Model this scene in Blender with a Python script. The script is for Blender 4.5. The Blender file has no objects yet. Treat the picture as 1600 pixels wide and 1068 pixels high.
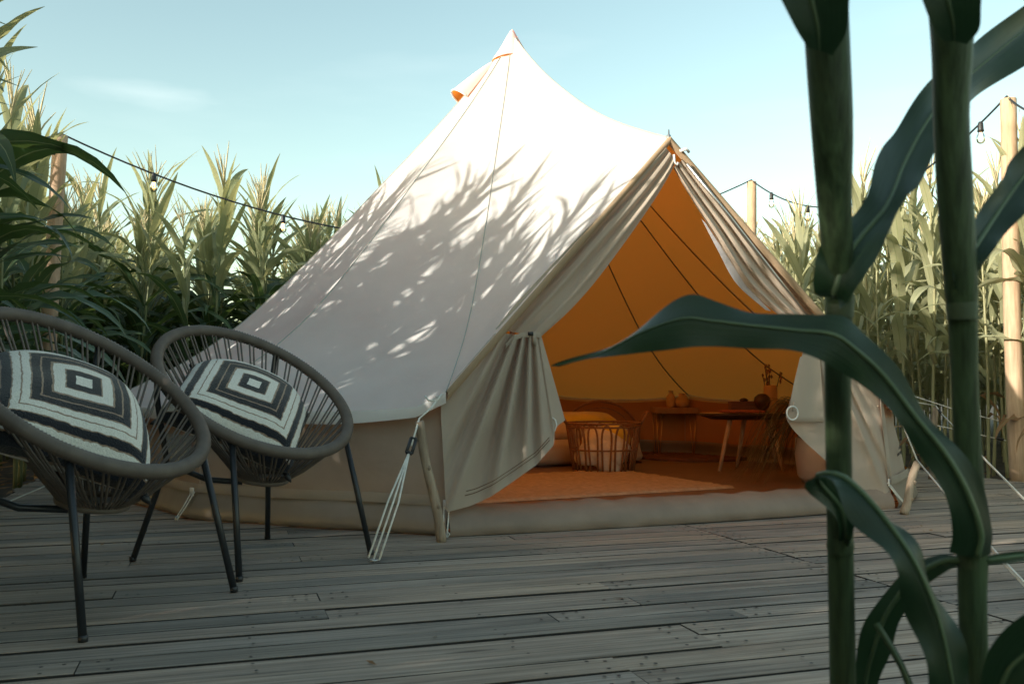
import bpy, bmesh, math, random
import numpy as np
from mathutils import Vector, Matrix, noise

random.seed(7)
SC = bpy.context.scene
COL = SC.collection
PI = math.pi
R_ = math.radians

# ------------------------------------------------------------------ camera
F_PX = 1450.0            # focal length in pixels of a 1600 px wide frame
CAM_H = 0.64
PITCH = math.atan(71.0 / F_PX)
cam_d = bpy.data.cameras.new('camera')
cam = bpy.data.objects.new('camera', cam_d)
COL.objects.link(cam)
cam.location = (0, 0, CAM_H)
cam.rotation_euler = (PI / 2 + PITCH, 0, 0)
cam_d.sensor_width = 36.0
cam_d.lens = 36.0 * F_PX / 1600.0
cam_d.clip_start = 0.05
cam_d.clip_end = 2000
cam_d.dof.use_dof = True
cam_d.dof.focus_distance = 4.6
cam_d.dof.aperture_fstop = 9.0
SC.camera = cam

# ------------------------------------------------------------------ light
SUN_EL = R_(16.0)
SUN_H = Vector((-0.80, -0.60, 0)).normalized()
SUN_DIR = Vector((SUN_H.x * math.cos(SUN_EL), SUN_H.y * math.cos(SUN_EL), math.sin(SUN_EL)))
world = bpy.data.worlds.new('World')
SC.world = world
world.use_nodes = True
wn, wl = world.node_tree.nodes, world.node_tree.links
wn.clear()
w_out = wn.new('ShaderNodeOutputWorld')
w_bg = wn.new('ShaderNodeBackground')
w_sky = wn.new('ShaderNodeTexSky')
w_sky.sky_type = 'NISHITA'
w_sky.sun_disc = False
w_sky.sun_elevation = SUN_EL
w_sky.sun_rotation = math.atan2(SUN_DIR.x, SUN_DIR.y)
w_sky.altitude = 50
w_sky.air_density = 1.0
w_sky.dust_density = 1.2
w_sky.ozone_density = 1.0
w_bg.inputs['Strength'].default_value = 0.086
w_tint = wn.new('ShaderNodeMix'); w_tint.data_type = 'RGBA'; w_tint.blend_type = 'MULTIPLY'
w_tint.inputs['Factor'].default_value = 1.0
w_tint.inputs['B'].default_value = (1.06, 1.03, 0.76, 1)
wl.new(w_sky.outputs[0], w_tint.inputs['A'])
# a few thin cirrus wisps in the clear sky
w_tc = wn.new('ShaderNodeTexCoord')
w_map = wn.new('ShaderNodeMapping'); w_map.inputs['Scale'].default_value = (1.6, 1.6, 9.0)
w_map.inputs['Location'].default_value = (3.1, 0.4, 0.9)
w_noi = wn.new('ShaderNodeTexNoise'); w_noi.inputs['Scale'].default_value = 1.7; w_noi.inputs['Detail'].default_value = 6
w_rmp = wn.new('ShaderNodeValToRGB')
w_rmp.color_ramp.elements[0].position = 0.54; w_rmp.color_ramp.elements[0].color = (0, 0, 0, 1)
w_rmp.color_ramp.elements[1].position = 0.85; w_rmp.color_ramp.elements[1].color = (0.07, 0.07, 0.07, 1)
w_mix = wn.new('ShaderNodeMix'); w_mix.data_type = 'RGBA'
w_mix.inputs['B'].default_value = (6.2, 6.2, 6.0, 1)
wl.new(w_tc.outputs['Generated'], w_map.inputs['Vector'])
wl.new(w_map.outputs[0], w_noi.inputs['Vector'])
wl.new(w_noi.outputs['Fac'], w_rmp.inputs['Fac'])
wl.new(w_rmp.outputs['Color'], w_mix.inputs['Factor'])
wl.new(w_tint.outputs['Result'], w_mix.inputs['A'])
# one soft wisp low in the sky to the left
w_m2 = wn.new('ShaderNodeMapping')
_d = Vector((-0.362, 0.908, 0.290)).normalized()
_s = (9.0, 3.0, 40.0)
w_m2.inputs['Scale'].default_value = _s
w_m2.inputs['Location'].default_value = tuple(-a * b for a, b in zip(_d, _s))
w_len = wn.new('ShaderNodeVectorMath'); w_len.operation = 'LENGTH'
w_n2 = wn.new('ShaderNodeTexNoise'); w_n2.inputs['Scale'].default_value = 1.6; w_n2.inputs['Detail'].default_value = 5
w_sub = wn.new('ShaderNodeMath'); w_sub.operation = 'MULTIPLY_ADD'; w_sub.inputs[1].default_value = 0.8
w_r2 = wn.new('ShaderNodeValToRGB')
w_r2.color_ramp.elements[0].position = 0.45; w_r2.color_ramp.elements[0].color = (.10, .10, .10, 1)
w_r2.color_ramp.elements[1].position = 1.0; w_r2.color_ramp.elements[1].color = (0, 0, 0, 1)
w_mx2 = wn.new('ShaderNodeMix'); w_mx2.data_type = 'RGBA'; w_mx2.inputs['B'].default_value = (6.2, 6.2, 6.0, 1)
wl.new(w_tc.outputs['Generated'], w_m2.inputs['Vector']); wl.new(w_m2.outputs[0], w_len.inputs[0]); wl.new(w_m2.outputs[0], w_n2.inputs['Vector'])
wl.new(w_n2.outputs['Fac'], w_sub.inputs[0]); wl.new(w_len.outputs['Value'], w_sub.inputs[2])
wl.new(w_sub.outputs[0], w_r2.inputs['Fac']); wl.new(w_r2.outputs['Color'], w_mx2.inputs['Factor'])
wl.new(w_mix.outputs['Result'], w_mx2.inputs['A'])
wl.new(w_mx2.outputs['Result'], w_bg.inputs['Color'])
wl.new(w_bg.outputs[0], w_out.inputs['Surface'])

sun_d = bpy.data.lights.new('sun', 'SUN')
sun_d.energy = 2.0
sun_d.angle = R_(0.55)
sun_d.color = (1.0, 0.92, 0.80)
sun = bpy.data.objects.new('sun', sun_d)
COL.objects.link(sun)
sun.location = SUN_DIR * 40
sun.rotation_euler = SUN_DIR.to_track_quat('Z', 'Y').to_euler()

SC.view_settings.view_transform = 'Standard'
SC.view_settings.look = 'None'
SC.view_settings.gamma = 1.0
SC.view_settings.exposure = 2.0
SC.view_settings.use_curve_mapping = False
SC.render.engine = 'CYCLES'
SC.cycles.use_denoising = True
SC.cycles.max_bounces = 10
SC.cycles.transmission_bounces = 8
SC.cycles.transparent_max_bounces = 8

# ------------------------------------------------------------------ helpers
def U(px, py, d):
    """world point at depth d (metres along y) seen at photo pixel px, py (a survey of the photograph)"""
    u = (px - 800.0) / F_PX; v = (534.0 - py) / F_PX
    s, c = math.sin(PITCH), math.cos(PITCH)
    y = c - v * s; z = s + v * c
    return Vector((u / y * d, d, CAM_H + z / y * d))

def G(px, py, z=0.0):
    """point on the level z seen at photo pixel"""
    u = (px - 800.0) / F_PX; v = (534.0 - py) / F_PX
    s, c = math.sin(PITCH), math.cos(PITCH)
    y = c - v * s; zz = s + v * c
    k = (z - CAM_H) / zz
    return Vector((u * k, y * k, z))

def tag(o, label=None, cat=None, group=None, kind=None):
    if label: o['label'] = label
    if cat: o['category'] = cat
    if group: o['group'] = group
    if kind: o['kind'] = kind
    return o

def thing(name, label, cat, loc=(0, 0, 0), rz=0.0, group=None):
    o = bpy.data.objects.new(name, None)
    COL.objects.link(o)
    o.empty_display_size = 0.1
    o.location = loc; o.rotation_euler = (0, 0, rz)
    return tag(o, label, cat, group)

def link(name, me, parent=None, loc=None):
    o = bpy.data.objects.new(name, me)
    COL.objects.link(o)
    if parent: o.parent = parent
    if loc is not None: o.location = loc
    return o

class MB:
    """collects shapes and links them as ONE mesh object"""
    def __init__(s):
        s.v = []; s.f = []; s.m = []; s.k = 0
    def add(s, vs, fs, mi=0):
        o = len(s.v)
        s.v.extend([tuple(p) for p in vs])
        s.f.extend([tuple(i + o for i in f) for f in fs])
        s.m.extend([mi] * len(fs))
        return s
    def tube(s, pts, r, seg=8, caps=True, closed=False, mi=0):
        pts = [Vector(p) for p in pts]
        n = len(pts)
        rs = r if isinstance(r, (list, tuple)) else [r] * n
        up = None; vs = []
        for i in range(n):
            if closed: t = pts[(i + 1) % n] - pts[(i - 1) % n]
            else: t = pts[min(i + 1, n - 1)] - pts[max(i - 1, 0)]
            if t.length < 1e-9: t = Vector((0, 0, 1))
            t.normalize()
            if up is None:
                up = t.orthogonal().normalized()
            up = (up - t * up.dot(t))
            if up.length < 1e-6: up = t.orthogonal()
            up.normalize()
            w = t.cross(up)
            for k in range(seg):
                a = 2 * PI * k / seg
                vs.append(pts[i] + (up * math.cos(a) + w * math.sin(a)) * rs[i])
        fs = []
        rng = n if closed else n - 1
        for i in range(rng):
            a = i * seg; b = ((i + 1) % n) * seg
            for k in range(seg):
                k2 = (k + 1) % seg
                fs.append((a + k, a + k2, b + k2, b + k))
        if caps and not closed:
            fs.append(tuple(range(seg))[::-1])
            fs.append(tuple((n - 1) * seg + k for k in range(seg)))
        return s.add(vs, fs, mi)
    def box(s, lo, hi, mi=0, M=None):
        x0, y0, z0 = lo; x1, y1, z1 = hi
        vs = [Vector(p) for p in ((x0, y0, z0), (x1, y0, z0), (x1, y1, z0), (x0, y1, z0), (x0, y0, z1), (x1, y0, z1), (x1, y1, z1), (x0, y1, z1))]
        if M is not None: vs = [M @ p for p in vs]
        return s.add(vs, [(0, 3, 2, 1), (4, 5, 6, 7), (0, 1, 5, 4), (1, 2, 6, 5), (2, 3, 7, 6), (3, 0, 4, 7)], mi)
    def lathe(s, prof, seg=20, c=(0, 0, 0), mi=0):
        c = Vector(c); vs = []; fs = []
        for (r, z) in prof:
            for k in range(seg):
                a = 2 * PI * k / seg
                vs.append(c + Vector((r * math.cos(a), r * math.sin(a), z)))
        for i in range(len(prof) - 1):
            for k in range(seg):
                k2 = (k + 1) % seg
                fs.append((i * seg + k, i * seg + k2, (i + 1) * seg + k2, (i + 1) * seg + k))
        return s.add(vs, fs, mi)
    def grid(s, rows, mi=0, flip=False):
        n = len(rows[0]); vs = [p for r in rows for p in r]; fs = []
        for i in range(len(rows) - 1):
            for j in range(n - 1):
                q = (i * n + j, i * n + j + 1, (i + 1) * n + j + 1, (i + 1) * n + j)
                fs.append(q[::-1] if flip else q)
        return s.add(vs, fs, mi)
    def mesh(s, name, mats, smooth=True):
        me = bpy.data.meshes.new(name)
        me.from_pydata(s.v, [], s.f)
        if not isinstance(mats, (list, tuple)): mats = [mats]
        for m in mats: me.materials.append(m)
        if len(mats) > 1: me.polygons.foreach_set('material_index', s.m)
        me.polygons.foreach_set('use_smooth', [smooth] * len(me.polygons))
        me.update()
        return me
    def obj(s, name, mats, parent=None, smooth=True, loc=None):
        return link(name, s.mesh(name, mats, smooth), parent, loc)

def catmull(pts, n):
    """n points along a smooth curve through pts (tuples of any length)"""
    P = np.array([list(p) for p in pts], float)
    L = np.concatenate([[0], np.cumsum(np.maximum(1e-6, np.linalg.norm(np.diff(P, axis=0), axis=1)))])
    out = []
    m = len(P)
    for t in np.linspace(0, L[-1], n):
        i = min(m - 2, max(0, int(np.searchsorted(L, t, side='right') - 1)))
        u = (t - L[i]) / (L[i + 1] - L[i])
        p0 = P[max(i - 1, 0)]; p1 = P[i]; p2 = P[i + 1]; p3 = P[min(i + 2, m - 1)]
        d = L[i + 1] - L[i]
        t1 = (p2 - p0) / (L[i + 1] - L[max(i - 1, 0)]) * d
        t2 = (p3 - p1) / (L[min(i + 2, m - 1)] - L[i]) * d
        u2, u3 = u * u, u * u * u
        out.append((2 * u3 - 3 * u2 + 1) * p1 + (u3 - 2 * u2 + u) * t1 + (-2 * u3 + 3 * u2) * p2 + (u3 - u2) * t2)
    return out

def polyline(pts, n):
    P = np.array([list(p) for p in pts], float)
    L = np.concatenate([[0], np.cumsum(np.linalg.norm(np.diff(P, axis=0), axis=1))])
    t = np.linspace(0, L[-1], n)
    return np.stack([np.interp(t, L, P[:, k]) for k in range(P.shape[1])], 1)

def sstep(a, b, x):
    t = min(1, max(0, (x - a) / (b - a)))
    return t * t * (3 - 2 * t)

# ------------------------------------------------------------------ materials
def new_mat(name):
    m = bpy.data.materials.new(name); m.use_nodes = True
    nt = m.node_tree; nt.nodes.clear()
    out = nt.nodes.new('ShaderNodeOutputMaterial')
    return m, nt.nodes, nt.links, out

def mixc(N, L, fac, a, b, blend='MIX'):
    n = N.new('ShaderNodeMix'); n.data_type = 'RGBA'; n.blend_type = blend
    for key, val in (('Factor', fac), ('A', a), ('B', b)):
        if hasattr(val, 'links'): L.new(val, n.inputs[key])
        elif key == 'Factor': n.inputs[key].default_value = val
        else: n.inputs[key].default_value = (*val, 1)
    return n.outputs['Result']

def noise_tex(N, L, scale, detail=4, vec=None, rough=0.55, mapscale=None, coord='Object'):
    t = N.new('ShaderNodeTexNoise'); t.inputs['Scale'].default_value = scale
    t.inputs['Detail'].default_value = detail; t.inputs['Roughness'].default_value = rough
    if vec is None:
        tc = N.new('ShaderNodeTexCoord'); vec = tc.outputs[coord]
    if mapscale:
        mp = N.new('ShaderNodeMapping'); mp.inputs['Scale'].default_value = mapscale
        L.new(vec, mp.inputs['Vector']); vec = mp.outputs[0]
    L.new(vec, t.inputs['Vector'])
    return t.outputs['Fac']

def ramp(N, L, fac, stops, interp='LINEAR'):
    r = N.new('ShaderNodeValToRGB'); cr = r.color_ramp; cr.interpolation = interp
    while len(cr.elements) < len(stops): cr.elements.new(0.5)
    for e, (p, c) in zip(cr.elements, stops):
        e.position = p
        e.color = (*c, 1) if len(c) == 3 else c
    L.new(fac, r.inputs['Fac'])
    return r.outputs['Color']

def bump(N, L, h, strength=0.3, dist=0.01):
    b = N.new('ShaderNodeBump'); b.inputs['Strength'].default_value = strength; b.inputs['Distance'].default_value = dist
    L.new(h, b.inputs['Height'])
    return b.outputs[0]

def plain(name, col, rough=0.6, var=0.25, scale=8.0, bmp=0.1, bscale=60, metal=0.0, spec=0.5, sheen=0.0, mapscale=None):
    m, N, L, out = new_mat(name)
    p = N.new('ShaderNodeBsdfPrincipled')
    f = noise_tex(N, L, scale, 5, mapscale=mapscale)
    lo = tuple(c * (1 - var) for c in col); hi = tuple(min(1, c * (1 + var)) for c in col)
    L.new(ramp(N, L, f, [(0.3, lo), (0.7, hi)]), p.inputs['Base Color'])
    p.inputs['Roughness'].default_value = rough
    p.inputs['Metallic'].default_value = metal
    p.inputs['Specular IOR Level'].default_value = spec
    if sheen: p.inputs['Sheen Weight'].default_value = sheen
    if bmp:
        L.new(bump(N, L, noise_tex(N, L, bscale, 3, mapscale=mapscale), bmp, 0.005), p.inputs['Normal'])
    L.new(p.outputs[0], out.inputs['Surface'])
    return m

def canvas(name, outer, inner, trans, tw, rough=0.85, var=0.08):
    """woven cotton: one colour per face, the inner able to hold painted glow, and light that comes through tinted"""
    m, N, L, out = new_mat(name)
    geo = N.new('ShaderNodeNewGeometry')
    f = noise_tex(N, L, 3.0, 6)
    f2 = noise_tex(N, L, 1.1, 3)
    lo = tuple(c * (1 - var) for c in outer); hi = tuple(min(1, c * (1 + var * .6)) for c in outer)
    oc = ramp(N, L, f, [(0.3, lo), (0.7, hi)])
    col = mixc(N, L, geo.outputs['Backfacing'], oc, inner)  # inner face: orange where glow through the cloth is painted in
    d = N.new('ShaderNodeBsdfDiffuse'); L.new(col, d.inputs['Color']); d.inputs['Roughness'].default_value = 0.4
    t = N.new('ShaderNodeBsdfTranslucent'); t.inputs['Color'].default_value = (*trans, 1)
    wv = noise_tex(N, L, 420, 1)
    mixh = N.new('ShaderNodeMath'); mixh.operation = 'MULTIPLY_ADD'
    L.new(f2, mixh.inputs[0]); mixh.inputs[1].default_value = 4.0; L.new(wv, mixh.inputs[2])
    mp = N.new('ShaderNodeTexNoise'); mp.inputs['Scale'].default_value = 4.5; mp.inputs['Detail'].default_value = 4; mp.inputs['Distortion'].default_value = 1.6
    L.new(N.new('ShaderNodeTexCoord').outputs['Object'], mp.inputs['Vector'])
    mix2 = N.new('ShaderNodeMath'); mix2.operation = 'MULTIPLY_ADD'
    L.new(mp.outputs['Fac'], mix2.inputs[0]); mix2.inputs[1].default_value = 3.0; L.new(mixh.outputs[0], mix2.inputs[2])
    nb = bump(N, L, mix2.outputs[0], 0.3, 0.005)
    L.new(nb, d.inputs['Normal'])
    mx = N.new('ShaderNodeMixShader'); mx.inputs[0].default_value = tw
    L.new(d.outputs[0], mx.inputs[1]); L.new(t.outputs[0], mx.inputs[2])
    L.new(mx.outputs[0], out.inputs['Surface'])
    return m

def leaf_mat(name, dark, light, trans, tw=0.35, rough=0.42, veins=False):
    m, N, L, out = new_mat(name)
    oi = N.new('ShaderNodeObjectInfo')
    f = noise_tex(N, L, 2.6, 3)
    mth = N.new('ShaderNodeMath'); mth.operation = 'MULTIPLY_ADD'
    L.new(oi.outputs['Random'], mth.inputs[0]); mth.inputs[1].default_value = 0.55
    mt2 = N.new('ShaderNodeMath'); mt2.operation = 'MULTIPLY_ADD'
    L.new(f, mt2.inputs[0]); mt2.inputs[1].default_value = 0.9; mt2.inputs[2].default_value = -0.22
    L.new(mt2.outputs[0], mth.inputs[2])
    col = ramp(N, L, mth.outputs[0], [(0.15, dark), (0.95, light)])
    p = N.new('ShaderNodeBsdfPrincipled')
    L.new(col, p.inputs['Base Color'])
    p.inputs['Roughness'].default_value = rough
    p.inputs['Specular IOR Level'].default_value = 0.4
    if veins:
        # parallel veins along the blade, uneven in width, with scuffs
        uvn = N.new('ShaderNodeUVMap')
        vn = noise_tex(N, L, 1.0, 4, uvn.outputs[0], 0.7, (26, 1.2, 1))
        sp = noise_tex(N, L, 1.0, 5, uvn.outputs[0], 0.6, (5, 26, 1))
        col = mixc(N, L, 0.75, col, ramp(N, L, vn, [(0.30, (0.62, 0.66, 0.66)), (0.55, (1, 1, 1)), (0.75, (1.7, 1.6, 1.5))]), 'MULTIPLY')
        col = mixc(N, L, 0.6, col, ramp(N, L, sp, [(0.35, (0.8, 0.82, 0.8)), (0.62, (1, 1, 1)), (0.78, (1.5, 1.45, 1.2))]), 'MULTIPLY')
        L.new(col, p.inputs['Base Color'])
        L.new(bump(N, L, vn, 0.5, 0.0015), p.inputs['Normal'])
    else:
        L.new(bump(N, L, noise_tex(N, L, 40, 2, mapscale=(.25, 6, 1)), 0.25, 0.004), p.inputs['Normal'])
    t = N.new('ShaderNodeBsdfTranslucent')
    L.new(mixc(N, L, 0.75, col, trans), t.inputs['Color'])
    mx = N.new('ShaderNodeMixShader'); mx.inputs[0].default_value = tw
    L.new(p.outputs[0], mx.inputs[1]); L.new(t.outputs[0], mx.inputs[2])
    L.new(mx.outputs[0], out.inputs['Surface'])
    return m

def wood_plank_mat():
    m, N, L, out = new_mat('weathered_deck_wood')
    tc = N.new('ShaderNodeTexCoord'); oi = N.new('ShaderNodeObjectInfo')
    off = N.new('ShaderNodeVectorMath'); off.operation = 'SCALE'
    comb = N.new('ShaderNodeCombineXYZ')
    L.new(oi.outputs['Random'], comb.inputs[0]); L.new(oi.outputs['Random'], comb.inputs[1]); L.new(oi.outputs['Random'], comb.inputs[2])
    L.new(comb.outputs[0], off.inputs[0]); off.inputs['Scale'].default_value = 37.0
    ad = N.new('ShaderNodeVectorMath'); ad.operation = 'ADD'
    L.new(tc.outputs['Object'], ad.inputs[0]); L.new(off.outputs[0], ad.inputs[1])
    v = ad.outputs[0]
    grain = noise_tex(N, L, 16, 7, v, 0.68, (0.09, 5.0, 1.0))
    fine = noise_tex(N, L, 60, 4, v, 0.6, (0.05, 6.0, 1.0))
    blot = noise_tex(N, L, 2.2, 5, v, 0.6, (0.6, 2.2, 1.0))
    base = ramp(N, L, grain, [(0.24, (0.075, 0.063, 0.054)), (0.42, (0.285, 0.232, 0.194)), (0.58, (0.435, 0.362, 0.308)), (0.8, (0.57, 0.482, 0.418))])
    tintr = ramp(N, L, oi.outputs['Random'], [(0.0, (0.62, 0.66, 0.68)), (0.3, (0.92, 0.93, 0.94)), (0.6, (1.06, 1.0, 0.93)), (0.85, (0.82, 0.82, 0.82)), (1.0, (1.18, 1.14, 1.08))])
    c1 = mixc(N, L, 1.0, base, tintr, 'MULTIPLY')
    st = ramp(N, L, blot, [(0.3, (0.62, 0.64, 0.65)), (0.52, (1, 1, 1)), (0.75, (1.18, 1.14, 1.08))])
    c2 = mixc(N, L, 0.9, c1, st, 'MULTIPLY')
    # broad stains across the whole platform
    big = noise_tex(N, L, 0.55, 4, N.new('ShaderNodeNewGeometry').outputs['Position'], 0.6)
    bs = ramp(N, L, big, [(0.35, (0.72, 0.76, 0.78)), (0.6, (1.08, 1.05, 1.0))])
    c3 = mixc(N, L, 0.8, c2, bs, 'MULTIPLY')
    # dark knots and cracks
    vor = N.new('ShaderNodeTexVoronoi'); vor.inputs['Scale'].default_value = 2.4
    mp = N.new('ShaderNodeMapping'); mp.inputs['Scale'].default_value = (0.55, 3.2, 1); L.new(v, mp.inputs['Vector']); L.new(mp.outputs[0], vor.inputs['Vector'])
    kn = ramp(N, L, vor.outputs['Distance'], [(0.03, (0.30, 0.28, 0.27)), (0.11, (1, 1, 1))])
    c4 = mixc(N, L, 0.85, c3, kn, 'MULTIPLY')
    p = N.new('ShaderNodeBsdfPrincipled')
    L.new(c4, p.inputs['Base Color'])
    p.inputs['Roughness'].default_value = 0.72
    p.inputs['Specular IOR Level'].default_value = 0.35
    hh = N.new('ShaderNodeMath'); hh.operation = 'ADD'; L.new(grain, hh.inputs[0]); L.new(fine, hh.inputs[1])
    L.new(bump(N, L, hh.outputs[0], 0.55, 0.004), p.inputs['Normal'])
    L.new(p.outputs[0], out.inputs['Surface'])
    return m

def pillow_mat():
    m, N, L, out = new_mat('striped_square_weave')
    tc = N.new('ShaderNodeTexCoord')
    sx = N.new('ShaderNodeSeparateXYZ'); L.new(tc.outputs['Object'], sx.inputs[0])
    nz = noise_tex(N, L, 55, 2, tc.outputs['Object'])
    def absn(o):
        a = N.new('ShaderNodeMath'); a.operation = 'ABSOLUTE'; L.new(o, a.inputs[0]); return a.outputs[0]
    mx = N.new('ShaderNodeMath'); mx.operation = 'MAXIMUM'
    L.new(absn(sx.outputs[0]), mx.inputs[0]); L.new(absn(sx.outputs[1]), mx.inputs[1])
    sc = N.new('ShaderNodeMath'); sc.operation = 'MULTIPLY'; L.new(mx.outputs[0], sc.inputs[0]); sc.inputs[1].default_value = 1 / 0.262
    ad = N.new('ShaderNodeMath'); ad.operation = 'MULTIPLY_ADD'; L.new(nz, ad.inputs[0]); ad.inputs[1].default_value = 0.035; L.new(sc.outputs[0], ad.inputs[2])
    W = (0.80, 0.77, 0.70); B = (0.018, 0.020, 0.026); T = (0.34, 0.24, 0.17)
    edges = [(0, W), (0.085, B), (0.185, T), (0.20, W), (0.315, T), (0.335, B), (0.42, T), (0.437, B), (0.525, T), (0.54, W), (0.615, T), (0.63, W), (0.70, T), (0.712, B), (0.79, T), (0.803, W), (0.875, T), (0.886, B), (0.955, T), (0.966, W)]
    stops = [(min(1, e + 0.017), c) for e, c in edges]; stops[0] = (0, W)
    col = ramp(N, L, ad.outputs[0], stops, 'CONSTANT')
    spk = noise_tex(N, L, 260, 2, tc.outputs['Object'])
    col = mixc(N, L, 0.5, col, ramp(N, L, spk, [(0.3, (0.62, 0.62, 0.62)), (0.7, (1.15, 1.15, 1.15))]), 'MULTIPLY')
    p = N.new('ShaderNodeBsdfPrincipled'); L.new(col, p.inputs['Base Color'])
    p.inputs['Roughness'].default_value = 0.95; p.inputs['Sheen Weight'].default_value = 0.3
    p.inputs['Specular IOR Level'].default_value = 0.1
    L.new(bump(N, L, spk, 0.8, 0.006), p.inputs['Normal'])
    L.new(p.outputs[0], out.inputs['Surface'])
    return m

def round_wood(name, lo, hi, mapscale=(5, 5, 0.5), bm=0.4):
    m, N, L, out = new_mat(name)
    f = noise_tex(N, L, 9, 6, None, 0.62, mapscale)
    g = noise_tex(N, L, 3, 3)
    p = N.new('ShaderNodeBsdfPrincipled')
    c = ramp(N, L, f, [(0.3, lo), (0.7, hi)])
    c = mixc(N, L, 0.6, c, ramp(N, L, g, [(0.35, (0.75, 0.7, 0.66)), (0.6, (1.1, 1.08, 1.05))]), 'MULTIPLY')
    L.new(c, p.inputs['Base Color']); p.inputs['Roughness'].default_value = 0.75
    L.new(bump(N, L, f, bm, 0.006), p.inputs['Normal'])
    L.new(p.outputs[0], out.inputs['Surface'])
    return m

def glass_mat():
    m, N, L, out = new_mat('bulb_glass')
    g = N.new('ShaderNodeBsdfGlossy'); g.inputs['Roughness'].default_value = 0.05; g.inputs['Color'].default_value = (1, .95, .88, 1)
    t = N.new('ShaderNodeBsdfTransparent'); t.inputs['Color'].default_value = (1, 0.93, 0.84, 1)
    fr = N.new('ShaderNodeFresnel'); fr.inputs['IOR'].default_value = 1.5
    mx = N.new('ShaderNodeMixShader'); L.new(fr.outputs[0], mx.inputs[0]); L.new(t.outputs[0], mx.inputs[1]); L.new(g.outputs[0], mx.inputs[2])
    L.new(mx.outputs[0], out.inputs['Surface'])
    return m

def emit_mat(name, col, s):
    m, N, L, out = new_mat(name)
    e = N.new('ShaderNodeEmission'); e.inputs['Color'].default_value = (*col, 1); e.inputs['Strength'].default_value = s
    L.new(e.outputs[0], out.inputs['Surface'])
    return m

M = {}
M['roof'] = canvas('roof_canvas', (0.83, 0.83, 0.81), (0.66, 0.24, 0.055), (0.95, 0.305, 0.04), 0.42)  # orange inner colour paints the warm glow onto the same cloth
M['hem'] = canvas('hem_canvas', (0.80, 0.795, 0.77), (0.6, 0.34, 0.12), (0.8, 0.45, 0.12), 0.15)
M['wall'] = canvas('wall_canvas', (0.44, 0.375, 0.305), (0.42, 0.17, 0.05), (0.6, 0.30, 0.10), 0.10, var=0.12)  # inner face carries a painted orange glow too
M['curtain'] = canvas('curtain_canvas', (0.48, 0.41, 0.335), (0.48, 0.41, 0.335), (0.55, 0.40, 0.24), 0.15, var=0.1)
M['edge'] = canvas('edge_binding', (0.40, 0.29, 0.19), (0.40, 0.29, 0.19), (0.5, 0.3, 0.15), 0.1)
M['lining'] = canvas('pale_lining', (0.50, 0.49, 0.50), (0.5, 0.49, 0.5), (0.5, 0.45, 0.42), 0.15)
M['pvc'] = plain('groundsheet_pvc', (0.255, 0.21, 0.17), 0.42, 0.12, 5, 0.18, 18, spec=0.45)
M['sillpvc'] = plain('door_sill_pvc', (0.25, 0.188, 0.145), 0.5, 0.14, 5, 0.3, 22, spec=0.3)
M['floor'] = plain('tent_floor_pvc', (0.20, 0.12, 0.075), 0.5, 0.15, 4, 0.15, 20)
M['seam'] = plain('seam_tape', (0.38, 0.355, 0.31), 0.9, 0.1)
M['seam_in'] = plain('inner_seam_tape', (0.13, 0.055, 0.018), 0.9, 0.1)
M['plank'] = wood_plank_mat()
M['plankside'] = plain('grime_and_gap_shade', (0.030, 0.026, 0.023), 0.9, 0.3)  # gap shade painted near-black into the board sides, along with grime
M['soil'] = plain('dark_soil', (0.055, 0.043, 0.034), 0.95, 0.5, 3, 0.9, 12)
M['rope'] = plain('white_rope', (0.66, 0.64, 0.58), 0.9, 0.15, 40, 0.5, 220)
M['stick'] = round_wood('bare_stick_wood', (0.20, 0.15, 0.105), (0.42, 0.335, 0.25))
M['post'] = round_wood('peeled_post_wood', (0.34, 0.225, 0.14), (0.55, 0.40, 0.27))
M['black'] = plain('black_rubber', (0.018, 0.019, 0.021), 0.45, 0.2)
M['steel'] = plain('galvanised_steel', (0.55, 0.55, 0.55), 0.35, 0.1, metal=1.0)
M['chair_steel'] = plain('black_powder_coat', (0.016, 0.019, 0.023), 0.38, 0.2, 30, 0.1, 200)
M['cord'] = plain('taupe_pvc_cord', (0.118, 0.094, 0.076), 0.62, 0.18, 20, 0.1, 200)
M['pillow'] = pillow_mat()
M['glass'] = glass_mat()
M['filament'] = emit_mat('bulb_filament', (1.0, 0.55, 0.2), 6.0)
M['rattan'] = plain('brown_rattan', (0.26, 0.115, 0.045), 0.6, 0.3, 30, 0.3, 120)
M['jute'] = plain('jute_rug_pile', (0.52, 0.40, 0.26), 0.98, 0.16, 26, 1.0, 200, spec=0.1)
M['darkrug'] = plain('dark_round_rug_braid', (0.17, 0.08, 0.05), 0.98, 0.3, 12, 0.9, 200, spec=0.1)
M['linen'] = plain('beige_linen', (0.58, 0.46, 0.33), 0.95, 0.12, 5, 0.5, 200, spec=0.1, sheen=0.2)
M['mustard'] = plain('mustard_blanket', (0.80, 0.55, 0.07), 0.95, 0.15, 7, 0.7, 120, spec=0.1, sheen=0.3)
M['fleece'] = plain('cream_fleece', (0.78, 0.70, 0.56), 0.98, 0.2, 14, 1.0, 90, spec=0.05, sheen=0.4)
M['table_wood'] = round_wood('warm_table_wood', (0.30, 0.15, 0.07), (0.48, 0.27, 0.13), (1, 6, 1))
M['table_pale'] = round_wood('pale_leg_wood', (0.50, 0.36, 0.23), (0.66, 0.50, 0.34))
M['brass'] = plain('brass_hairpin', (0.62, 0.36, 0.14), 0.35, 0.1, metal=1.0)
M['clay'] = plain('ochre_ceramic', (0.52, 0.31, 0.13), 0.55, 0.1)
M['brick_red'] = plain('red_woven_cloth', (0.36, 0.10, 0.055), 0.95, 0.4, 40, 0.5)
M['darkobj'] = plain('dark_brown_lacquer', (0.06, 0.028, 0.018), 0.45, 0.2)
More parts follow.
